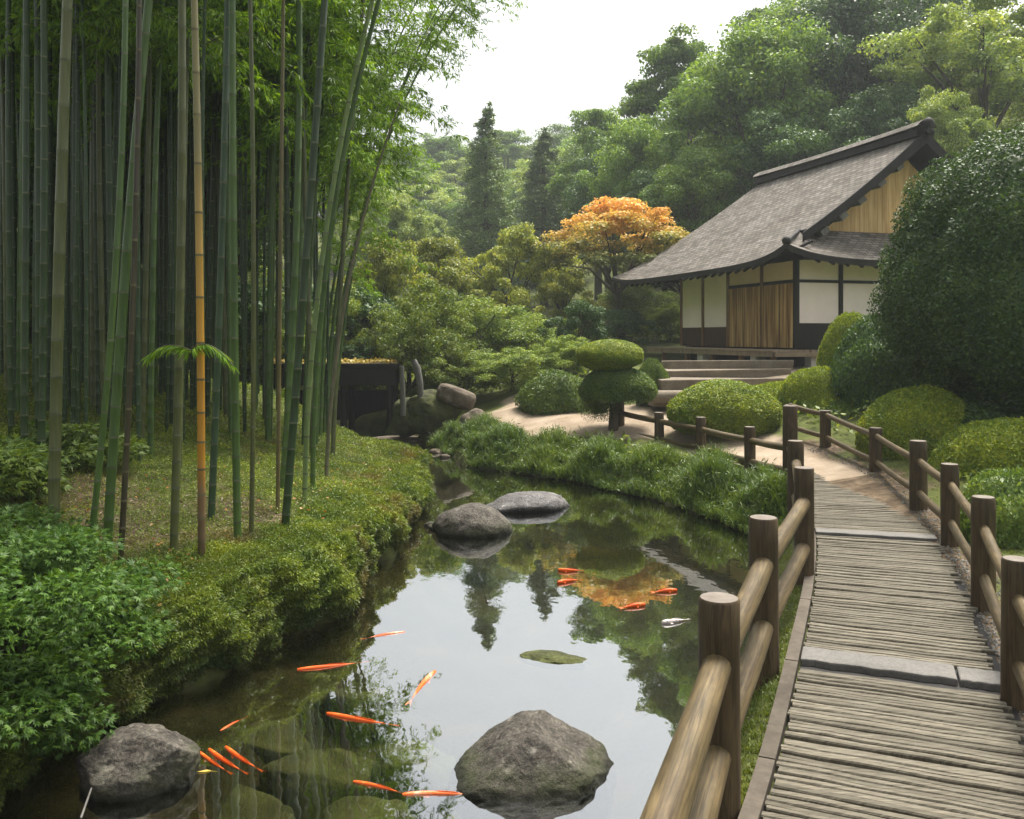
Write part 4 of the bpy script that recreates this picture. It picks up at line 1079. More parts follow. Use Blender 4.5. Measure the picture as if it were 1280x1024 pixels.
for k, a in enumerate(FG):
    rt, cc, B = fg_bamboo(k, *a)
    if a[4] == 'yellow': yellow = (rt, cc, B)
# drooping frond on the yellow culm
rt, cc, B = yellow; Y = B.y
Fm = MB(); Ps, Ts = [], []
for (p0, p1, p2) in (((238, 438), (262, 432), (291, 457)), ((238, 438), (210, 432), (186, 444))):
    a, b, c_ = (at(p[0], p[1], Y - .16) - B for p in (p0, p1, p2))
    pts = []
    for e in np.linspace(0, 1, 12): pts.append(a * (1 - e) ** 2 + (b * 2 - (a + c_) * .5) * 2 * e * (1 - e) + c_ * e * e)
    tube(Fm, pts, [.006] * 12, 5, 0, False)
    for k in range(130):
        e = random.uniform(0.0, 1) * 11; i = min(int(e), 10); p = pts[i].lerp(pts[i + 1], e - i)
        d = (pts[i + 1] - pts[i]).normalized()
        Ps.append(tuple(p)); Ts.append(tuple(d * .5 + Vector((random.uniform(-.25, .25), random.uniform(-.9, .9), random.uniform(-1.1, -.1)))))
n = len(Ps); join_quads(Fm, leaf_quads(np.array(Ps), np.array(Ts), np.array([0, 0, 1.]) + .4 * rng.normal(size=(n, 3)), rng.uniform(.07, .15, n), rng.uniform(.014, .02, n)), 1)
Fm.build("leafy_frond", [CULM['olive'], M['leaf_bamboo']], rt)

# grove interior: variants copied
variants = []
for k in range(8):
    h = random.uniform(10.5, 13.5); c, r = culm_curve(random.uniform(.030, .048), h, (random.uniform(-.03, .035), random.uniform(-.02, .02)), random.uniform(-.5, .9), random.uniform(-.5, .5))
    rt = empty("bamboo")
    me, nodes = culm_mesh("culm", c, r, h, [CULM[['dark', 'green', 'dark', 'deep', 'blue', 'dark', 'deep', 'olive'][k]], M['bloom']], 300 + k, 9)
    link("culm", me, rt); link("foliage", bamboo_foliage("foliage", c, h, nodes, .52, 1.0, 2.4, 1.8, .15), rt)
    variants.append(rt)
spots = []
tries = 0
while len(spots) < 225 and tries < 12000:
    tries += 1
    Y = random.uniform(11.0, 26.0); px = random.uniform(-60, 415)
    X = (px - PX) / F * Y
    if poly_sd(np.array([(X, Y)]), POND)[0] < 1.1: continue
    if px > 260 and Y < 14.5: continue
    if any((X - a) ** 2 + (Y - b) ** 2 < .36 ** 2 for a, b in spots): continue
    spots.append((X, Y))
for i_, (X, Y) in enumerate(spots):
    k = random.randrange(8)
    o = variants[i_] if i_ < 8 else copy_tree(variants[k])
    o.location = (X, Y, gz(X, Y)); o.rotation_euler = (0, 0, random.uniform(0, 6.28)); sc = random.uniform(.85, 1.15); o.scale = (sc * random.uniform(.7, 1.1),) * 2 + (sc,)
    tag(o, 'slender dark bamboo standing deep in the shaded grove', 'bamboo', 'bamboo deep in the grove')
# arching culms whose plumes overhang the pond
ARCH = [((395, 540), (480, -60), 16.5), ((405, 535), (570, -70), 18.0), ((412, 540), (620, -60), 19.5), ((400, 530), (455, 60), 17.2), ((380, 530), (440, -90), 15.5), ((415, 530), (660, -130), 20.5), ((390, 525), (500, 60), 22.0), ((370, 525), (440, 120), 20.0), ((398, 532), (540, 20), 21.0), ((405, 528), (700, -120), 19.0)]
AU = [.42, .60, .68, .40, .45, .70, .52, .40, .60, .76]
for k, (f, tpx, Y) in enumerate(ARCH):
    X = (f[0] - PX) / F * Y; z0 = gz(X, Y); B = Vector((X, Y, z0)); T = at(tpx[0], tpx[1], Y) - B
    h = T.z * 1.12
    def c(u, T=T, h=h):
        z = h * u; return Vector((T.x * (.25 * u + .75 * u ** 2.4), .2 * u, z * (1 - .10 * u ** 4)))
    def r(u): return .048 * (1 - .8 * u)
    rt = empty("bamboo", B); me, nodes = culm_mesh("culm", c, r, h, [CULM['green'], M['bloom']], 400 + k, 10)
    link("culm", me, rt)
    link("foliage", bamboo_foliage("foliage", c, h, nodes, AU[k], 1.0, 2.2, 1.7, .125, side=random.uniform(-.5, .6)), rt)
    tag(rt, 'arching bamboo whose leafy plume overhangs the back of the pond', 'bamboo', 'arching bamboo at the pond side of the grove')

# ------------------------------------------------------------------ clipped shrubs
def dome_mesh(name, mat, a, b, c, n, L, Wd, flat_bottom=.25, lump=.06, seed=0, fuzz=.05, coremat=None, core=.955, knob=.012):
    """ellipsoid sitting with its centre at z=0: leafy shell over a leaf-coloured core"""
    rs = np.random.default_rng(seed)
    def disp(D): return 1 + knob * np.sin(D[:, 0] * 15 + 2 * np.sin(D[:, 2] * 5)) * np.sin(D[:, 1] * 14 + D[:, 2] * 6) + knob * .8 * np.sin(D[:, 2] * 17 + D[:, 0] * 9) * np.sin(D[:, 1] * 9 - D[:, 0] * 11) + lump * (np.sin(D[:, 0] * 5 + seed) * np.sin(D[:, 1] * 4.3 + seed * 2) * .6 + .5 * np.sin(D[:, 2] * 6 + D[:, 0] * 3.1 + seed)) 
    mb = MB(); S, Rn = 64, 36; V = []
    for i in range(Rn + 1):
        th = math.pi * i / Rn
        for k in range(S):
            ph = 2 * math.pi * k / S; V.append((math.sin(th) * math.cos(ph), math.sin(th) * math.sin(ph), math.cos(th)))
    D = np.array(V); Pm = D * disp(D)[:, None] * np.array([a, b, c]) * core
    Fc = [(i * S + k, (i + 1) * S + k, (i + 1) * S + (k + 1) % S, i * S + (k + 1) % S) for i in range(Rn) for k in range(S)]
    Pm[:, 2] = np.maximum(Pm[:, 2], -c * flat_bottom)
    mb.add(Pm, Fc, 1, True)
    D = unit(rs.normal(size=(int(n * 1.9), 3))); D = D[D[:, 2] > -flat_bottom * 1.05 - .12 * rs.random(len(D))][:n]
    P = D * disp(D)[:, None] * np.array([a, b, c]) * (1 + fuzz * (rs.random(len(D)) - .75)[:, None])
    N = unit(D / np.array([a, b, c]))
    T = unit(np.cross(N, rs.normal(size=P.shape))) + N * rs.uniform(.1, 1.1, (len(P), 1))
    m = len(P)
    join_quads(mb, leaf_quads(P, T, N + .7 * rs.normal(size=P.shape), rs.uniform(.7, 1.3, m) * L, rs.uniform(.7, 1.3, m) * Wd), 0)
    return mb.mesh(name, [mat, coremat or mat])
def dome(px, py, Y, w_px, h_px, key, label, name="clipped_shrub", cat='shrub', bl=.95, rz=None, sink=0.0):
    """shrub whose outline fills w_px x h_px with its top at photo point (px, py)"""
    a = w_px / F * Y / 2; hh = h_px / F * Y
    me, c0, fb = DM[key]
    z = at(px, py, Y).z
    k = hh / (c0 * (1 + fb))
    o = link(name, me); o.scale = (a / DA[key], a / DA[key] * bl, k); o.location = (at(px, py, Y).x, Y, z - c0 * k)
    o.rotation_euler = (0, 0, random.uniform(0, 6.28) if rz is None and abs(bl - 1) < .06 else (rz or 0))
    return tag(o, label, cat)
DM, DA = {}, {}
for key, mat, L, n, lump, fuzz, fb in (('clip', 'leaf_clip', .048, 26000, .035, .06, .35), ('clipb', 'leaf_clip', .050, 26000, .06, .07, .35), ('clipd', 'leaf_clipdark', .055, 22000, .05, .08, .35), ('loose', 'leaf_clipdark', .07, 16000, .12, .22, .4), ('darkl', 'leaf_ball', .07, 22000, .12, .2, .5), ('pad', 'leaf_clip', .05, 26000, .04, .06, .9), ('padd', 'leaf_clipdark', .055, 24000, .05, .09, .8), ('padl', 'leaf_clipdark', .08, 5000, .15, .9, .9)):
    DM[key] = (dome_mesh("clipped_shrub", M[mat], 1.0, 1.0, .8, n, L, L * .55, fb, lump, len(DM) + 3, fuzz, None, .5 if key == 'padl' else .955), .8, fb); DA[key] = 1.0
dome(905, 476, 18.2, 136, 58, 'clip', 'wide low clipped azalea dome beside the steps, behind the log fence')
dome(962, 478, 19.6, 78, 60, 'clipb', 'small yellow green dome tucked behind the wide low azalea dome')
dome(1018, 459, 18.9, 95, 75, 'clipb', 'lumpy green bush rising from the fence toward the dark ball')
dome(1066, 393, 19.9, 84, 92, 'clip', 'round lime green clipped bush against the dark plaster corner of the tea house')
dome(1098, 404, 18.2, 112, 110, 'darkl', 'dark blue green bush in front of the round lime one', "leafy_shrub")
dome(1152, 486, 14.7, 152, 95, 'clip', 'clipped dome under the big dark ball, behind the middle of the right fence')
dome(1254, 523, 12.6, 165, 105, 'clipb', 'clipped dome at the right edge of the garden, nearest of the domes')
dome(1056, 500, 18.2, 110, 60, 'clipd', 'low darker green bush between the fence and the lumpy one')
dome(1215, 500, 14.6, 160, 70, 'darkl', 'dark low bush filling the gap under the big ball', "leafy_shrub")
dome(1268, 590, 9.6, 140, 120, 'loose', 'loose leafy low shrub behind the right fence near the photographer', "leafy_shrub")
dome(696, 464, 22.0, 92, 55, 'loose', 'loose grassy mound shrub left of the topiary', "leafy_shrub")
dome(815, 450, 21.6, 44, 52, 'loose', 'small fuzzy green shrub behind the right side of the topiary', "leafy_shrub")
# the big ball
bm_ = dome_mesh("ball_shrub", M['leaf_ball'], 2.62, 2.3, 2.6, 130000, .062, .036, .8, .085, 31, .12, None, .93, .03)
o = link("ball_shrub", bm_, None, (9.16, 14.9, 3.60)); tag(o, 'huge dark green ball shaped clipped tree hiding the right side of the tea house', 'shrub')
# two-pad topiary
top_ = empty("cloud_topiary", (2.25, 19.6, gz(2.25, 19.6))); tag(top_, 'cloud pruned topiary with two stacked green pads beside the fence end', 'topiary')
o0 = Vector(top_.location)
def pad(px, py, wpx, hpx, key, Y):
    me, c0, fb = DM[key]; a = wpx / F * Y / 2; hh = hpx / F * Y; k = hh / (c0 * (1 + fb)); o = link("foliage_pad", me, top_)
    p = at(px, py, Y) - o0; o.location = (p.x, p.y, p.z - c0 * k); o.scale = (a, a * .85, k); return o
pad(762, 425, 84, 37, 'pad', 19.5); pad(772, 458, 94, 40, 'clipd', 19.5); pad(748, 494, 46, 30, 'padl', 19.6)
mb = MB(); tube(mb, [(0, 0, -.2), (.02, 0, .5), (-.05, .05, .9), (.03, 0, 1.6), (-.06, 0, 2.0)], [.12, .10, .085, .07, .05], 10)
for e in ((.5, .1, .8), (-.55, 0, .55), (-.35, .2, 1.4)): tube(mb, [(0, 0, .6), (e[0] * .6, e[1], e[2] * .9), e], [.05, .035, .02], 6)
mb.build("trunk", M['bark'], top_)

# ------------------------------------------------------------------ broadleaf trees and bushes
def clump_leaves(cent, rad, per, L, W, flat=.7, up=.5):
    """leaves spread through clumps; denser toward the upper shell of each clump"""
    cent = np.asarray(cent); K = len(cent); n = K * per
    ci = np.repeat(np.arange(K), per); D = unit(rng.normal(size=(n, 3)) + np.array([0, 0, .35]))
    rr = rad[ci] if hasattr(rad, '__len__') else np.full(n, rad)
    P = cent[ci] + D * (rr * rng.random(n) ** .38)[:, None] * np.array([1, 1, flat])
    N = D * .6 + np.array([0, 0, up]) + .55 * rng.normal(size=(n, 3))
    T = np.cross(N, rng.normal(size=(n, 3)))
    return leaf_quads(P, T + np.array([0, 0, -.25]), N, rng.uniform(.7, 1.3, n) * L, rng.uniform(.7, 1.3, n) * W)

def broad_tree(name, h, wid, crown0, mat, K=90, per=330, L=.22, flat=.62, seed=0, shape=1.0, cr=.16):
    """h total height, wid crown width, crown0 = height fraction where foliage starts"""
    rs = np.random.default_rng(seed); cz = h * (crown0 + 1) / 2; rz = h * (1 - crown0) / 2; rx = wid / 2
    nl = max(9, K // 6); D = unit(rs.normal(size=(nl, 3)) + np.array([0, 0, .25])); q = rs.uniform(.5, .86, nl)
    prof_ = 1 - .25 * shape * np.clip(D[:, 2], 0, 1)
    lob = np.column_stack([D[:, 0] * rx * q * prof_, D[:, 1] * rx * q * prof_, cz + D[:, 2] * rz * q])
    li_ = rs.integers(0, nl, K); D2 = unit(rs.normal(size=(K, 3)) + np.array([0, 0, .45])); lr = rs.uniform(.8, 1.2, nl)[li_] * wid * .17
    cent = lob[li_] + D2 * lr[:, None] * np.array([1, 1, .75])
    # a few outlying clumps break the outline
    for k in range(K // 8): cent[k] = cent[k] * np.array([1.13, 1.13, 1.0]) + np.array([0, 0, .04 * h * rs.random()])
    rad = rs.uniform(.6, 1.2, K) * wid * cr * .78
    root = empty(name)
    link("crown", quads_mesh("crown", clump_leaves(cent, rad, per, L, L * .6, flat), mat), root)
    mb = MB(); tr = .018 * h + .05
    pts = [Vector((rs.normal() * .012 * h * k, rs.normal() * .012 * h * k, h * .17 * k - .3)) for k in range(6)]
    pts[0] = Vector((0, 0, -.5)); tube(mb, pts, [tr * (1.15 - .19 * k) for k in range(6)], 9)
    for k in rs.choice(K, 12, replace=False):
        e = Vector(cent[k]); i = min(4, max(1, int(e.z / (h * .17) * .62))); s = pts[i]
        mid = s.lerp(e, .5) + Vector((0, 0, .05 * h)); tube(mb, [s, mid, e], [tr * .42, tr * .28, tr * .1], 6, 0, False)
    mb.build("trunk", M['bark'], root)
    return root

def conifer(name, h, wid, mat, seed=0, L=.22, tiers=17, crown0=.12):
    rs = np.random.default_rng(seed); cent = []; rad = []
    mb = MB(); tube(mb, [(0, 0, -.5), (0, 0, h * .5), (.02 * h * .3, 0, h * .99)], [.02 * h, .012 * h, .02], 8)
    for k in range(tiers):
        u = crown0 + (1 - crown0) * (k + .3) / tiers; rr = wid / 2 * (1 - u) ** .72 * (1 - .25 * math.exp(-((u - crown0) / .1))) + .12
        nb = max(3, int(5 + 3 * rr))
        for j in range(nb):
            a = rs.uniform(0, 6.28); L_ = rr * rs.uniform(.6, 1.12)
            for q in (.45, .75, 1.0):
                cent.append((math.cos(a) * L_ * q, math.sin(a) * L_ * q, h * u - .16 * L_ * q * q + rs.normal() * .3)); rad.append((.38 + .15 * rr) * (1.2 - .35 * q) * (1 if u < .85 else .6))
            tube(mb, [(0, 0, h * u), (math.cos(a) * L_, math.sin(a) * L_, h * u - .13 * L_)], [.04, .015], 5, 0, False)
    root = empty(name); cent = np.array(cent); rad = np.array(rad)
    link("crown", quads_mesh("crown", clump_leaves(cent, rad, 64, L, L * .42, .62), mat), root)
    mb.build("trunk", M['bark'], root); return root

TV = {}
def proto(key, fn):
    TV[key] = [fn, False]
proto_roots = {
 'broad_mid': broad_tree("broadleaf_tree", 13, 9, .25, M['leaf_mid'], 190, 280, .21, .6, 1),
 'broad_dark': broad_tree("broadleaf_tree", 13, 9, .2, M['leaf_dark'], 180, 280, .22, .6, 2),
 'broad_pale': broad_tree("broadleaf_tree", 12, 10, .15, M['leaf_pale'], 130, 330, .19, .5, 3, cr=.12),
 'tall_open': broad_tree("broadleaf_tree", 14, 7, .2, M['leaf_mid'], 120, 260, .20, .5, 14, cr=.14),
 'conifer': conifer("conifer_tree", 17, 7.0, M['leaf_conifer'], 5),
 'bush_bright': broad_tree("leafy_bush", 4, 5, .02, M['leaf_bush'], 120, 280, .10, .6, 7, cr=.14),
 'bush_dark': broad_tree("leafy_bush", 4, 4.5, .02, M['leaf_dark'], 80, 280, .12, .6, 8, cr=.15),
 'bush_olive': broad_tree("leafy_bush", 4.5, 5.5, .05, M['leaf_olive'], 90, 280, .13, .5, 9, cr=.13),
}
dims = {'broad_mid': (13, 9), 'broad_dark': (13, 9), 'broad_pale': (12, 10), 'tall_open': (14, 7), 'conifer': (17, 7), 'conifer_thin': (16, 5), 'bush_bright': (4, 5), 'bush_dark': (4, 4.5), 'bush_olive': (4.5, 5.5)}
used = set()
def plant(key, px, top, Y, w_px, label, cat, group=None, foot=None, sink=0.0):
    X = (px - PX) / F * Y; z0 = gz(X, Y) if foot is None else foot; zt = at(px, top, Y).z; hh, ww = dims[key]
    r0 = proto_roots[key]
    o = r0 if key not in used else copy_tree(r0); used.add(key)
    sz = max(.3, (zt - z0 + sink) / hh); sx = w_px / F * Y / ww
    o.location = (X, Y, z0 - sink); o.scale = (sx, sx, sz); o.rotation_euler = (0, 0, random.uniform(0, 6.28))
    return tag(o, label, cat, group)
T = 'tree'
plant('broad_mid', 948, 22, 46, 215, 'big rounded green tree on the hillside directly above the roof ridge', T)
plant('tall_open', 842, 42, 54, 150, 'tall airy tree with sky showing through, at the left end of the hillside', T)
plant('broad_dark', 1062, -30, 47, 200, 'dark green tree on the hillside above the right end of the ridge', T)
plant('broad_pale', 1225, -15, 41, 270, 'pale feathery tree at the top right corner behind the dark ball', T)
plant('broad_pale', 1185, 105, 36, 140, 'smaller pale tree just right of the ridge ornament', T)
plant('conifer', 608, 130, 58, 118, 'tall dark conifer standing highest at the end of the valley', T)
plant('conifer', 680, 162, 62, 120, 'second conifer, lower and right of the highest one', T)
plant('broad_mid', 712, 182, 72, 110, 'soft rounded tree right of the slim conifer at the end of the valley', T)
plant('tall_open', 748, 128, 60, 110, 'dark green tree left of the tall airy one on the skyline', T)
plant('broad_dark', 760, 170, 55, 110, 'dark broadleaf tree below the spreading conifer', T)
plant('broad_mid', 805, 140, 50, 130, 'mid green tree filling the slope above the orange maple', T)
plant('broad_mid', 872, 178, 43, 130, 'green tree with a visible trunk just left of the roof ridge', T)
plant('broad_dark', 985, 140, 41, 150, 'dark tree close behind the far end of the roof ridge', T)
plant('broad_dark', 1090, 110, 40, 150, 'dark tree close behind the near end of the roof ridge', T)
plant('broad_mid', 1010, -20, 62, 190, 'green tree higher up the hill between the rounded and the dark one', T)
plant('tall_open', 955, 5, 64, 130, 'thin airy tree on the skyline above the big rounded one', T)
plant('broad_dark', 1140, -60, 60, 200, 'dark tree on the skyline left of the pale corner tree', T)
plant('broad_mid', 905, 95, 60, 120, 'green tree on the slope between the airy and the rounded tree', T)
plant('broad_dark', 830, 215, 46, 120, 'shaded tree low on the slope right behind the orange maple', T)
plant('broad_pale', 530, 262, 66, 120, 'hazy pale tree at the left of the valley beside the bamboo', T)
plant('broad_pale', 487, 235, 58, 130, 'yellowish green tree half hidden by the bamboo plumes', T)
plant('broad_dark', 572, 262, 72, 70, 'small hazy dark tree in the valley left of the highest conifer', T)
for k in range(90):
    Y = random.uniform(85, 170); px = random.uniform(400, 780)
    X = (px - PX) / F * Y
    o = copy_tree(proto_roots[random.choice(['broad_mid', 'broad_pale', 'broad_pale', 'tall_open'])]); sc = random.uniform(.8, 1.25)
    o.location = (X, Y, gz(X, Y) - 1); o.scale = (sc * 1.1, sc * 1.1, sc * .85); o.rotation_euler = (0, 0, random.uniform(0, 6))
    tag(o, 'distant hazy tree on the far hill at the end of the valley', T, 'trees on the far hill')
for k in range(26):
    px = random.uniform(-150, 340); Y = random.uniform(29, 44); X = (px - PX) / F * Y
    key = random.choice(['broad_dark', 'broad_mid', 'broad_dark', 'tall_open', 'bush_dark', 'bush_bright'])
    o = copy_tree(proto_roots[key]) if key in used else proto_roots[key]; used.add(key); sc = random.uniform(.8, 1.1); o.location = (X, Y, gz(X, Y) - .2); o.scale = (sc,) * 3; o.rotation_euler = (0, 0, random.uniform(0, 6))
    tag(o, 'shaded tree seen in slivers between the bamboo culms', T, 'trees behind the bamboo grove')
plant('broad_mid', 1290, 30, 50, 220, 'green tree at the extreme top right behind the pale feathery one', T)
plant('broad_dark', 1220, 60, 56, 200, 'dark tree filling the slope behind the pale feathery one', T)
Bq = 'bush'
for k in range(22):
    px = random.uniform(-120, 430); Y = random.uniform(26.5, 33); X = (px - PX) / F * Y
    if px > 330: Y += 3
    X = (px - PX) / F * Y; key = random.choice(['bush_dark', 'bush_dark', 'bush_bright'])
    o = copy_tree(proto_roots[key]) if key in used else proto_roots[key]; used.add(key); sc = random.uniform(.7, 1.0); o.location = (X, Y, gz(X, Y) - .2); o.scale = (sc * 1.1, sc * 1.1, sc * .8); o.rotation_euler = (0, 0, random.uniform(0, 6))
    tag(o, 'shaded bush in the gaps behind the bamboo culms', Bq, 'bushes behind the bamboo grove')
plant('bush_bright', 512, 352, 26.5, 150, 'rounded light green bush directly behind the tilted slab and stakes', Bq)
plant('bush_bright', 600, 372, 28.0, 150, 'bright green bush in the middle of the back slope', Bq)
plant('bush_bright', 662, 392, 29.0, 120, 'bright green low bush left of the dark pruned one', Bq)
plant('bush_olive', 478, 305, 32, 130, 'olive tinted bush beside the bamboo above the light green ones', Bq)
plant('bush_olive', 545, 302, 34, 150, 'broad brownish olive bush below the valley trees', Bq)
plant('bush_olive', 636, 288, 38, 130, 'yellowish olive tree like bush left of the orange maple', Bq)
plant('bush_olive', 700, 318, 40, 110, 'olive bush partly behind the orange maple', Bq)
plant('bush_dark', 724, 374, 27, 72, 'dark pruned bush behind the topiary', Bq)
plant('bush_bright', 805, 352, 40, 110, 'green bush under the orange maple seen below the eave', Bq)
plant('bush_bright', 838, 380, 37, 70, 'green bush beside the left corner of the tea house', Bq)
plant('bush_dark', 775, 385, 34, 80, 'dark low bush at the foot of the orange maple', Bq)
plant('bush_bright', 640, 440, 25.0, 110, 'low green bush at the edge of the sandy clearing', Bq)
plant('bush_bright', 575, 430, 25.0, 110, 'green bush just above the tilted brown slab', Bq)
plant('bush_dark', 470, 415, 28.5, 90, 'dark green bush overhanging the footbridge', Bq)
plant('bush_bright', 440, 360, 30, 120, 'light green bush showing between the last bamboo culms', Bq)
plant('bush_bright', 700, 420, 26, 90, 'low green bush behind the loose mound shrub', Bq)
plant('bush_dark', 850, 330, 44, 150, 'dark bush deep in shade under the hillside trees', Bq)

# orange maple
def maple():
    h, wid = 6.6, 6.6; rs = np.random.default_rng(44); cent = []; rad = []
    for lay, (z, rr, k) in enumerate(((4.0, 3.1, 16), (4.7, 3.2, 22), (5.4, 2.7, 20), (5.95, 1.9, 14), (6.3, 1.0, 7))):
        for q in range(k):
            a = rs.uniform(0, 6.28); e = rr * math.sqrt(rs.random()); cent.append((math.cos(a) * e, math.sin(a) * e, z + rs.normal() * .15 - .04 * e * e)); rad.append(rs.uniform(.45, .8))
    root = empty("maple_tree"); cent = np.array(cent)
    link("crown", quads_mesh("crown", clump_leaves(cent, np.array(rad), 300, .12, .10, .42, .7), M['leaf_maple']), root)
    mb = MB(); tube(mb, [(0, 0, -.4), (.05, 0, 1.2), (-.05, 0, 2.4)], [.17, .13, .11], 9)
    for k in range(0, len(cent), 5):
        e = Vector(cent[k]); tube(mb, [(-.05, 0, 2.3), (e.x * .45, e.y * .45, 3.2 + .1 * e.z), tuple(e)], [.07, .045, .015], 6, 0, False)
    mb.build("trunk", M['bark'], root); return root
mp = maple(); Y = 36.5; X = (773 - PX) / F * Y; z0 = gz(X, Y); mp.location = (X, Y, z0); zt = at(773, 250, Y).z
mp.scale = (1.08, 1.08, (zt - z0) / 6.7); tag(mp, 'orange and yellow maple tree left of the tea house roof', T)

# ------------------------------------------------------------------ fine-leaved shrub in the near left corner
def palm_shrub(name, pads, nlf, L, mat):
    """pads: (centre, radii); each leaf a fan of narrow leaflets, laid in shelving sprays"""
    Ps, Ts, Ns = [], [], []
    cs = np.array([p[0] for p in pads]); rsz = np.array([p[1] for p in pads]); wts = rsz[:, 0] ** 2; wts /= wts.sum()
    ci = rng.choice(len(pads), nlf, p=wts); D = unit(rng.normal(size=(nlf, 3)) + np.array([.1, -.25, .45])); q = rng.random(nlf) ** .35
    P = cs[ci] + D * q[:, None] * rsz[ci]
    out = unit(D * np.array([1, 1, .25]) + .35 * rng.normal(size=(nlf, 3)) + np.array([0, 0, -.05]))
    upn = unit(np.array([0, 0, 1.]) + .45 * rng.normal(size=(nlf, 3)))
    side = unit(np.cross(upn, out)); Q = []
    for ang, ln in ((-1.0, .62), (-.5, .86), (0, 1.0), (.5, .86), (1.0, .62)):
        T = out * math.cos(ang) + side * math.sin(ang) + np.array([0, 0, -.12])
        Q.append(leaf_quads(P, T, upn, rng.uniform(.8, 1.2, nlf) * L * ln, rng.uniform(.8, 1.2, nlf) * L * .21))
    return np.concatenate(Q)
def shrub_thing(name, loc, pads, nlf, L, mat, label, stems):
    r_ = empty(name, loc); link("foliage", quads_mesh("foliage", palm_shrub(name, pads, nlf, L, mat), mat), r_)
    mb = MB()
    for s in stems: tube(mb, [(0, 0, -.1), (s[0] * .4, s[1] * .4, s[2] * .6), s], [.025, .018, .008], 6, 0, False)
    mb.build("stems", M['bark'], r_); bpy.context.view_layer.update(); tag(r_, label, 'shrub'); r_.children[-1].name = "stem"
    return r_
def padset(seed, n, ex, r0=.28):
    rs = np.random.default_rng(seed); out = []
    for _ in range(n):
        out.append((np.array([rs.uniform(-1, 1) * ex[0], rs.uniform(-1, 1) * ex[1], rs.uniform(.15, 1) * ex[2]]), np.array([1, 1, .45]) * r0 * rs.uniform(.7, 1.3)))
        c = out[-1][0]; c[2] *= 1 - .45 * ((c[0] / ex[0]) ** 2 + (c[1] / ex[1]) ** 2) / 2
    return out
def sh(px, py, Y, ex, n, nlf, L, key, label, seed, r0=.3):
    p = at(px, py, Y); z0 = max(gz(p.x, Y), 0); pads = padset(seed, n, ex, r0)
    shrub_thing("fine_leaved_shrub", (p.x, Y, z0), pads, nlf, L, M[key], label, [tuple(pads[k][0]) for k in range(0, n, 3)])
sh(18, 905, 5.7, (.62, .6, .80), 40, 12000, .054, 'leaf_shrub', 'fine-leaved bright green shrub filling the near left corner by the squat boulder', 61)
sh(-25, 985, 5.15, (.55, .35, .42), 18, 5000, .054, 'leaf_shrub', 'lowest fine-leaved shrub, hanging over the dark water left of the squat boulder', 66, .24)
sh(-45, 775, 6.6, (.60, .7, .72), 40, 10500, .056, 'leaf_shrub', 'taller blue green fine-leaved shrub behind the near left corner one', 62)
sh(40, 800, 6.9, (.42, .5, .40), 18, 5500, .054, 'leaf_shrub', 'low fine-leaved shrub spilling onto the mossy bank', 63, .26)
sh(-5, 630, 9.3, (.5, .6, .5), 16, 2400, .10, 'leaf_clipdark', 'dark leafy shrub at the left edge under the grove', 64, .3)
sh(80, 590, 10.8, (.7, .6, .35), 14, 2000, .10, 'leaf_clipdark', 'low dark shrub on the slope behind the thickest culm', 65, .3)

# ------------------------------------------------------------------ ground cover (stuff)
def scatter(n, xr, yr, keep, power=1.6):
    """random ground points, denser near the camera"""
    u = rng.random(n); a = 1 - power
    Y = (yr[0] ** a + u * (yr[1] ** a - yr[0] ** a)) ** (1 / a); X = rng.uniform(*xr, n); P = np.column_stack([X, Y])
    P = P[keep(P)]
    z = ground(P); e = .04
    nxv = (z - ground(P + [e, 0])) / e; nyv = (z - ground(P + [0, e])) / e
    return np.column_stack([P, z]), unit(np.column_stack([nxv, nyv, np.ones(len(P))]))
def stuff(name, Q, mat, mi=None):
    return tag(link(name, quads_mesh(name, Q, mat, mi)), kind='stuff')
# mossy bank top and slope of the grove
def kL(P): s = poly_sd(P, POND); return (s > .0) & (P[:, 0] < -1.0) & (P[:, 0] > -.62 * P[:, 1] - .5)
P, N = scatter(480000, (-14, -1), (5.5, 24), kL)
hump = np.sin(P[:, 0] * 4.1) * np.sin(P[:, 1] * 3.7 + 1) + .6 * np.sin(P[:, 0] * 9.3 + P[:, 1] * 7.1)
soilm = np.exp(-(((P[:, 0] + 3.6) / 1.9) ** 2 + ((P[:, 1] - 9.2) / 1.5) ** 2))
k = rng.random(len(P)) > soilm * .55; P, N, hump = P[k], N[k], hump[k]; n = len(P)
Tt = rng.normal(size=(n, 3)) * np.array([1, 1, .5]) + N * .5
Pm = P + N * (rng.random(n) * .055 * (1 + .6 * hump))[:, None]
sc = (.6 + P[:, 1] / 16)
kb = P[:, 1] < 15
def blades_(*a): return blades(*a)
moss_P, moss_N, moss_h = P[kb], N[kb], hump[kb]
stuff("moss_cover", leaf_quads(Pm, Tt, N + .8 * rng.normal(size=(n, 3)), rng.uniform(.013, .030, n) * sc, rng.uniform(.008, .015, n) * sc), M['leaf_cover'])
# hanging growth over the bank face: a lumpy curtain bulging out above the water line
EDGE = resample(POND[2:15], 0.02); ETG = np.gradient(EDGE, axis=0); ETG /= np.linalg.norm(ETG, axis=1)[:, None]; EOUT = np.column_stack([ETG[:, 1], -ETG[:, 0]])
wgt = 1 / np.maximum(EDGE[:, 1], 5) ** 1.7; n = 230000; ei = rng.choice(len(EDGE), n, p=wgt / wgt.sum())
v = rng.random(n) ** .85; arc = ei * .02
def lump(a_, v_):
    return (np.sin(a_ * 2.1 + 1.3 * np.sin(a_ * .9)) * .5 + np.sin(a_ * 4.7 + v_ * 2.3) * .35 + np.sin(a_ * 9.1 - v_ * 6.1) * np.sin(v_ * 8.3 + a_ * 3.3) * .35 + np.sin(a_ * 21 + v_ * 11) * np.sin(v_ * 19 - a_ * 13) * .16)
top = np.maximum(ground(EDGE - EOUT * .45), .25)[ei] + .02
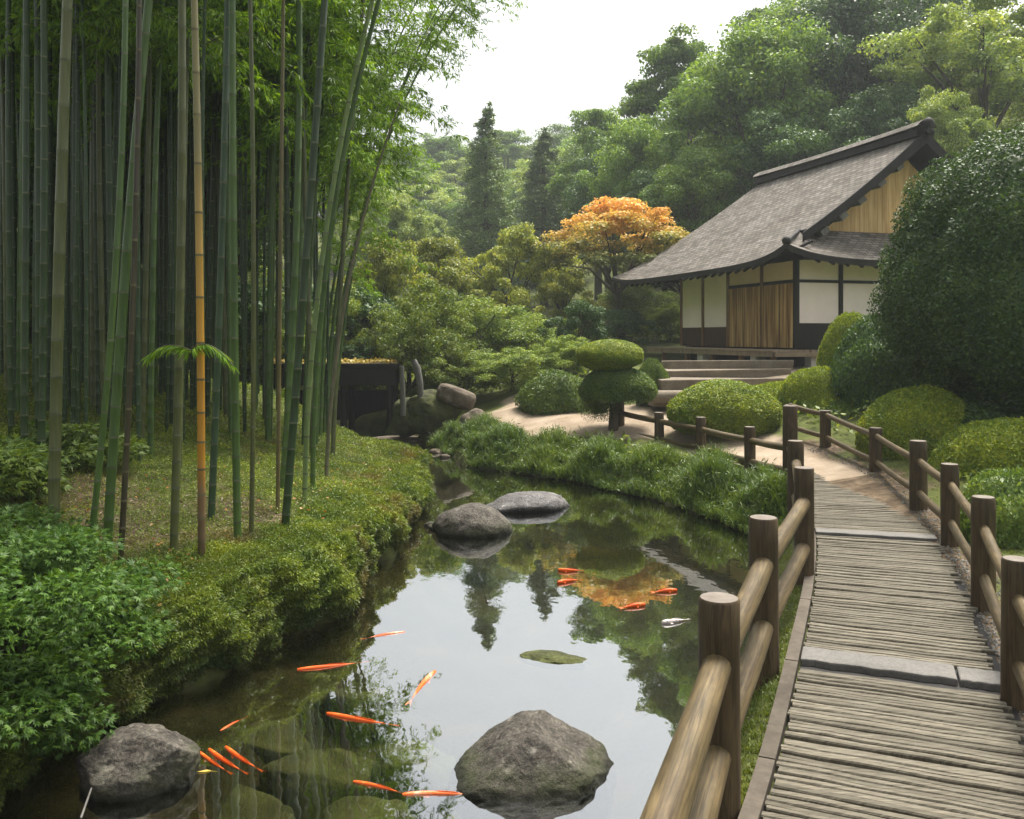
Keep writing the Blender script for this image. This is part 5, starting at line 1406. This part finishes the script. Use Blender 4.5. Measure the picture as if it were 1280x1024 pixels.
lp = lump(arc, v * 1.6); bul = (.05 + .13 * np.sin(np.pi * np.clip(v * .95 + .12, 0, 1)) + .15 * lp) - .30 * np.clip(v - .75, 0, 1)
inn = rng.random(n) ** 2 * .10
P2 = EDGE[ei] + EOUT[ei] * (bul - inn + .02)[:, None]; lo = .03 + .05 * np.clip(np.sin(arc * 13) + lp, 0, 1.5)
Ph = np.column_stack([P2, lo + v * (top - lo) * (1 + .08 * lp)])
o3 = np.column_stack([EOUT[ei], np.zeros(n)])
Tt = o3 * rng.uniform(0, .9, (n, 1)) + rng.normal(size=(n, 3)) * .6 + np.array([0, 0, -.55])
sc = .6 + EDGE[ei][:, 1] / 16
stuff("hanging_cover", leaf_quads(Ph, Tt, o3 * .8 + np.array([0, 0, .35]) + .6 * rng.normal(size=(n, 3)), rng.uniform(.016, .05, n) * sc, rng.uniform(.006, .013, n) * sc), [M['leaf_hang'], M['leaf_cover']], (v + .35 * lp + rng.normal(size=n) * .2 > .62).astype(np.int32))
# growth rolling over the lip
n = 120000; ei = rng.choice(len(EDGE), n, p=wgt / wgt.sum()); arc = ei * .02; q = rng.random(n) * .75 - .05
lp = lump(arc, 1.6 + q); P2 = EDGE[ei] - EOUT[ei] * (q + .02)[:, None]
zz = np.maximum(ground(P2), 0); tz = np.maximum(ground(EDGE - EOUT * .5), .25)[ei]
Ph = np.column_stack([P2, np.maximum(zz, tz * np.clip(.86 + q * .9, 0, 1)) + rng.random(n) * (.05 + .05 * lp) + .02 * lp])
sc = .6 + EDGE[ei][:, 1] / 16
stuff("lip_cover", leaf_quads(Ph, rng.normal(size=(n, 3)) + [0, 0, .3], rng.normal(size=(n, 3)) * .7 + [0, 0, .9], rng.uniform(.015, .04, n) * sc, rng.uniform(.006, .012, n) * sc), M['leaf_cover'])
# fallen leaves on the bank, the water edge and the soil
P, N = scatter(1500, (-6, -1.2), (6, 16), kL); n = len(P)
k = rng.random(n) < np.exp(-((poly_sd(P[:, :2], POND) - .35) / .6) ** 2) * .8 + .12; P, N = P[k], N[k]; n = len(P)
stuff("fallen_leaves", leaf_quads(P + N * .07, rng.normal(size=(n, 3)) * [1, 1, .4], N + .5 * rng.normal(size=(n, 3)), rng.uniform(.03, .06, n), rng.uniform(.022, .04, n)), M['leaf_fallen'])
def kS(P): return (poly_sd(P, POND) > .05) & (np.exp(-(((P[:, 0] + 3.6) / 2.2) ** 2 + ((P[:, 1] - 9.2) / 1.8) ** 2)) > rng.random(len(P)) * .9)
P, N = scatter(9000, (-7, -1.6), (6.5, 12.5), kS); n = len(P)
M['litter'] = leafmat('dry_litter', (0.10, 0.065, 0.035), (0.21, 0.15, 0.09), (0.36, 0.28, 0.19), trans=.1)
stuff("dry_litter", leaf_quads(P + N * .012, rng.normal(size=(n, 3)) * [1, 1, .2], N + .3 * rng.normal(size=(n, 3)), rng.uniform(.04, .10, n), rng.uniform(.01, .02, n)), M['litter'])

def blades(P, N, per, h, wd, spread, seg=3, lean=.8):
    """tufts of arching blades"""
    n = len(P) * per; B = np.repeat(P, per, 0) + np.column_stack([rng.normal(size=(n, 2)) * spread, np.zeros(n)])
    hh = np.repeat(h, per) * rng.uniform(.55, 1.15, n) if hasattr(h, '__len__') else h * rng.uniform(.55, 1.15, n)
    a = rng.uniform(0, 2 * np.pi, n); D = np.column_stack([np.cos(a), np.sin(a), np.zeros(n)]); S = np.column_stack([-np.sin(a), np.cos(a), np.zeros(n)])
    ln = rng.uniform(.25, 1.0, n) * lean; Q = []
    def p_(u): return B + D * (hh * ln * u ** 1.7)[:, None] + np.array([0, 0, 1]) * (hh * (u - .42 * ln * u ** 2.5))[:, None]
    for k in range(seg):
        u0, u1 = k / seg, (k + 1) / seg; w0, w1 = wd * (1 - u0 ** 2) , wd * (1 - u1 ** 2) + .0008
        a0, a1 = p_(u0), p_(u1); Q.append(np.stack([a0 - S * w0 / 2, a0 + S * w0 / 2, a1 + S * w1 / 2, a1 - S * w1 / 2], 1))
    return np.concatenate(Q)
# fine mossy grass over the bank lip
sel = rng.random(len(moss_P)) < .55 * np.exp(-np.clip(poly_sd(moss_P[:, :2], POND) - .9, 0, 9) / 1.2)
mp_ = moss_P[sel]
M['leaf_moss'] = leafmat('moss_blade', (0.082, 0.1225, 0.02), (0.1394, 0.196, 0.032), (0.2378, 0.294, 0.07), trans=.3, big=1.4, patch=(1.1, (0.15, 0.10, 0.035), .7))
stuff("moss_grass", blades(mp_ + np.array([0, 0, .01]), None, 3, .035 + .025 * np.clip(moss_h[sel], -.6, 1), .0045, .02, 2, 1.1), M['leaf_moss'])
# long grass on the right bank
def kG(P):
    s = poly_sd(P, POND); d = line_d(P, PATH); f = line_d(P, np.array([p[:2] for p in LF[4:]]))
    return (s > -.10) & (s < 1.15) & (P[:, 1] > 10.3) & ~((P[:, 0] < -1.0) & (P[:, 1] < 19.8)) & (P[:, 0] > -2.2) & ((d > .85) | (P[:, 1] > 16.5)) & (np.hypot(P[:, 0] - 3.6, P[:, 1] - 20.6) > 1.9) & (line_d(P, CLEAR) > .75)
P, N = scatter(9000, (-2.2, 4.4), (10.3, 21.5), kG, 1.2)
m_ = .5 + .5 * np.sin(P[:, 0] * 3.9 + P[:, 1] * 1.3) * np.sin(P[:, 1] * 3.3 - P[:, 0]); hgt = (.09 + .36 * m_ ** 1.3) * np.where(P[:, 1] < 12.5, .85, 1.0)
Pg = P.copy(); Pg[:, 2] = np.maximum(Pg[:, 2], .04) + .16 * m_ * sstep(poly_sd(P[:, :2], POND) / .3)
Q1 = blades(Pg, N, 26, hgt, .014, .05)
stuff("bank_grass", Q1, M['leaf_grass'])
n = len(P) * 14; B = np.repeat(Pg, 14, 0) + rng.normal(size=(n, 3)) * [.07, .07, .0]; B[:, 2] += rng.random(n) * np.repeat(hgt, 14) * .9
stuff("bank_cover", leaf_quads(B, rng.normal(size=(n, 3)) + [0, 0, -.2], rng.normal(size=(n, 3)) + [0, 0, .8], rng.uniform(.05, .11, n), rng.uniform(.012, .022, n)), M['leaf_grass'])
# short turf strips beside the boardwalk
M['leaf_turf'] = leafmat('turf_blade', (0.0715, 0.114, 0.0165), (0.13, 0.18, 0.0242), (0.221, 0.24, 0.055), trans=.3, big=1.5)
def kT(P):
    s = poly_sd(P, POND); d = line_d(P, PATH); right = P[:, 0] > np.interp(P[:, 1], PATH[:10, 1], PATH[:10, 0])
    return (s > .0) & (((~right) & (d > .70) & (d < 1.6)) | (right & (d > .72) & (d < 2.6) & (rng.random(len(P)) < np.clip((d - .8) / .7, .05, 1))))
P, N = scatter(60000, (-.2, 8), (2.8, 15.5), kT, 2.0); n = len(P)
stuff("turf", np.concatenate([blades(P, N, 4, .045, .006, .02, 2), leaf_quads(P + rng.random((n, 1)) * [0, 0, .03], rng.normal(size=(n, 3)), N + .7 * rng.normal(size=(n, 3)), rng.uniform(.012, .028, n), rng.uniform(.01, .016, n))]), M['leaf_turf'])
# shoulder gravel on the right of the boardwalk
def kV(P): d = line_d(P, PATH); right = P[:, 0] > np.interp(P[:, 1], PATH[:10, 1], PATH[:10, 0]); return right & (d > .64) & (d < .60 + .5 * rng.random(len(P))) & (P[:, 1] < 16)
P, N = scatter(90000, (.8, 7), (3.2, 16), kV, 1.5); n = len(P)
mb = MB(); tet = np.array([(1, 0, -.5), (-.5, .87, -.5), (-.5, -.87, -.5), (.3, .5, .45), (-.6, .1, .4), (.25, -.5, .5)])
fc = np.array([(0, 1, 3), (1, 4, 3), (1, 2, 4), (2, 5, 4), (2, 0, 5), (0, 3, 5), (3, 4, 5)])
ang = rng.uniform(0, 6.28, n); s = rng.uniform(.007, .018, n) ; ca_, sa_ = np.cos(ang), np.sin(ang)
tv = np.stack([tet[None, :, 0] * ca_[:, None] - tet[None, :, 1] * sa_[:, None], tet[None, :, 0] * sa_[:, None] + tet[None, :, 1] * ca_[:, None], np.repeat(tet[None, :, 2], n, 0)], -1) * s[:, None, None] * rng.uniform(.7, 1.2, (n, 1, 3)) + (P + [0, 0, .008])[:, None, :]
gme = bpy.data.meshes.new("gravel"); li = (fc[None] + (np.arange(n) * 6)[:, None, None]).reshape(-1)
fill(gme, tv.reshape(-1, 3), li, np.full(n * 7, 3, np.int32)); gme.materials.append(M['gravel']); tag(link("gravel", gme), kind='stuff')
# low plants on the ground right of the fence and across the back slopes
def kB(P): s = poly_sd(P, POND); d = line_d(P, PATH); return (s > 1.0) & (d > 1.5) & (line_d(P, CLEAR) > 1.25) & (np.hypot(P[:, 0] - 3.4, P[:, 1] - 20.4) > 2.1) & ~((P[:, 0] > 3) & (P[:, 0] < 16) & (P[:, 1] > 20.2) & (P[:, 1] < 36)) & ((P[:, 0] > 1) | (P[:, 1] > 25))
P, N = scatter(60000, (-5, 16), (6, 40), kB, 1.3); n = len(P); sc = .5 + P[:, 1] / 14
stuff("low_cover", leaf_quads(P + N * (rng.random((n, 1)) * .14 * sc[:, None]), rng.normal(size=(n, 3)) + [0, 0, .2], N + .7 * rng.normal(size=(n, 3)), rng.uniform(.05, .10, n) * sc, rng.uniform(.025, .045, n) * sc), M['leaf_bush'])

# dry twig on the near boulder and a floating leaf
mb = MB(); a = at(130, 965, 5.25); b_ = at(101, 1023, 4.9); tube(mb, [a - a, (b_ - a) * .5 + Vector((-.01, 0, .03)), b_ - a], [.004, .006, .007], 6)
tag(mb.build("dry_twig", M['driftwood'], None, a), 'thin dry twig leaning against the squat boulder', 'twig')
p = at_water(258, 966); o = link("floating_leaf", quads_mesh("floating_leaf", leaf_quads(np.array([(-.06, 0, .006)]), np.array([(1., .25, 0)]), np.array([(0, 0, 1.)]), [.13], [.028]), M['leaf_yellow']), None, p); tag(o, 'narrow yellow leaf floating beside the squat boulder', 'leaf')

# ------------------------------------------------------------------ haze
mb = MB(); box(mb, (0, 100, 37), (436, 310, 79))
hm, t, out = newmat('haze_air'); pv = t.nodes.new("ShaderNodeVolumePrincipled"); pv.inputs['Color'].default_value = (.86, .93, .95, 1); pv.inputs['Density'].default_value = 0.0009; pv.inputs['Anisotropy'].default_value = 0.2
t.links.new(pv.outputs[0], out.inputs['Volume'])
tag(mb.build("haze", hm), kind='stuff')
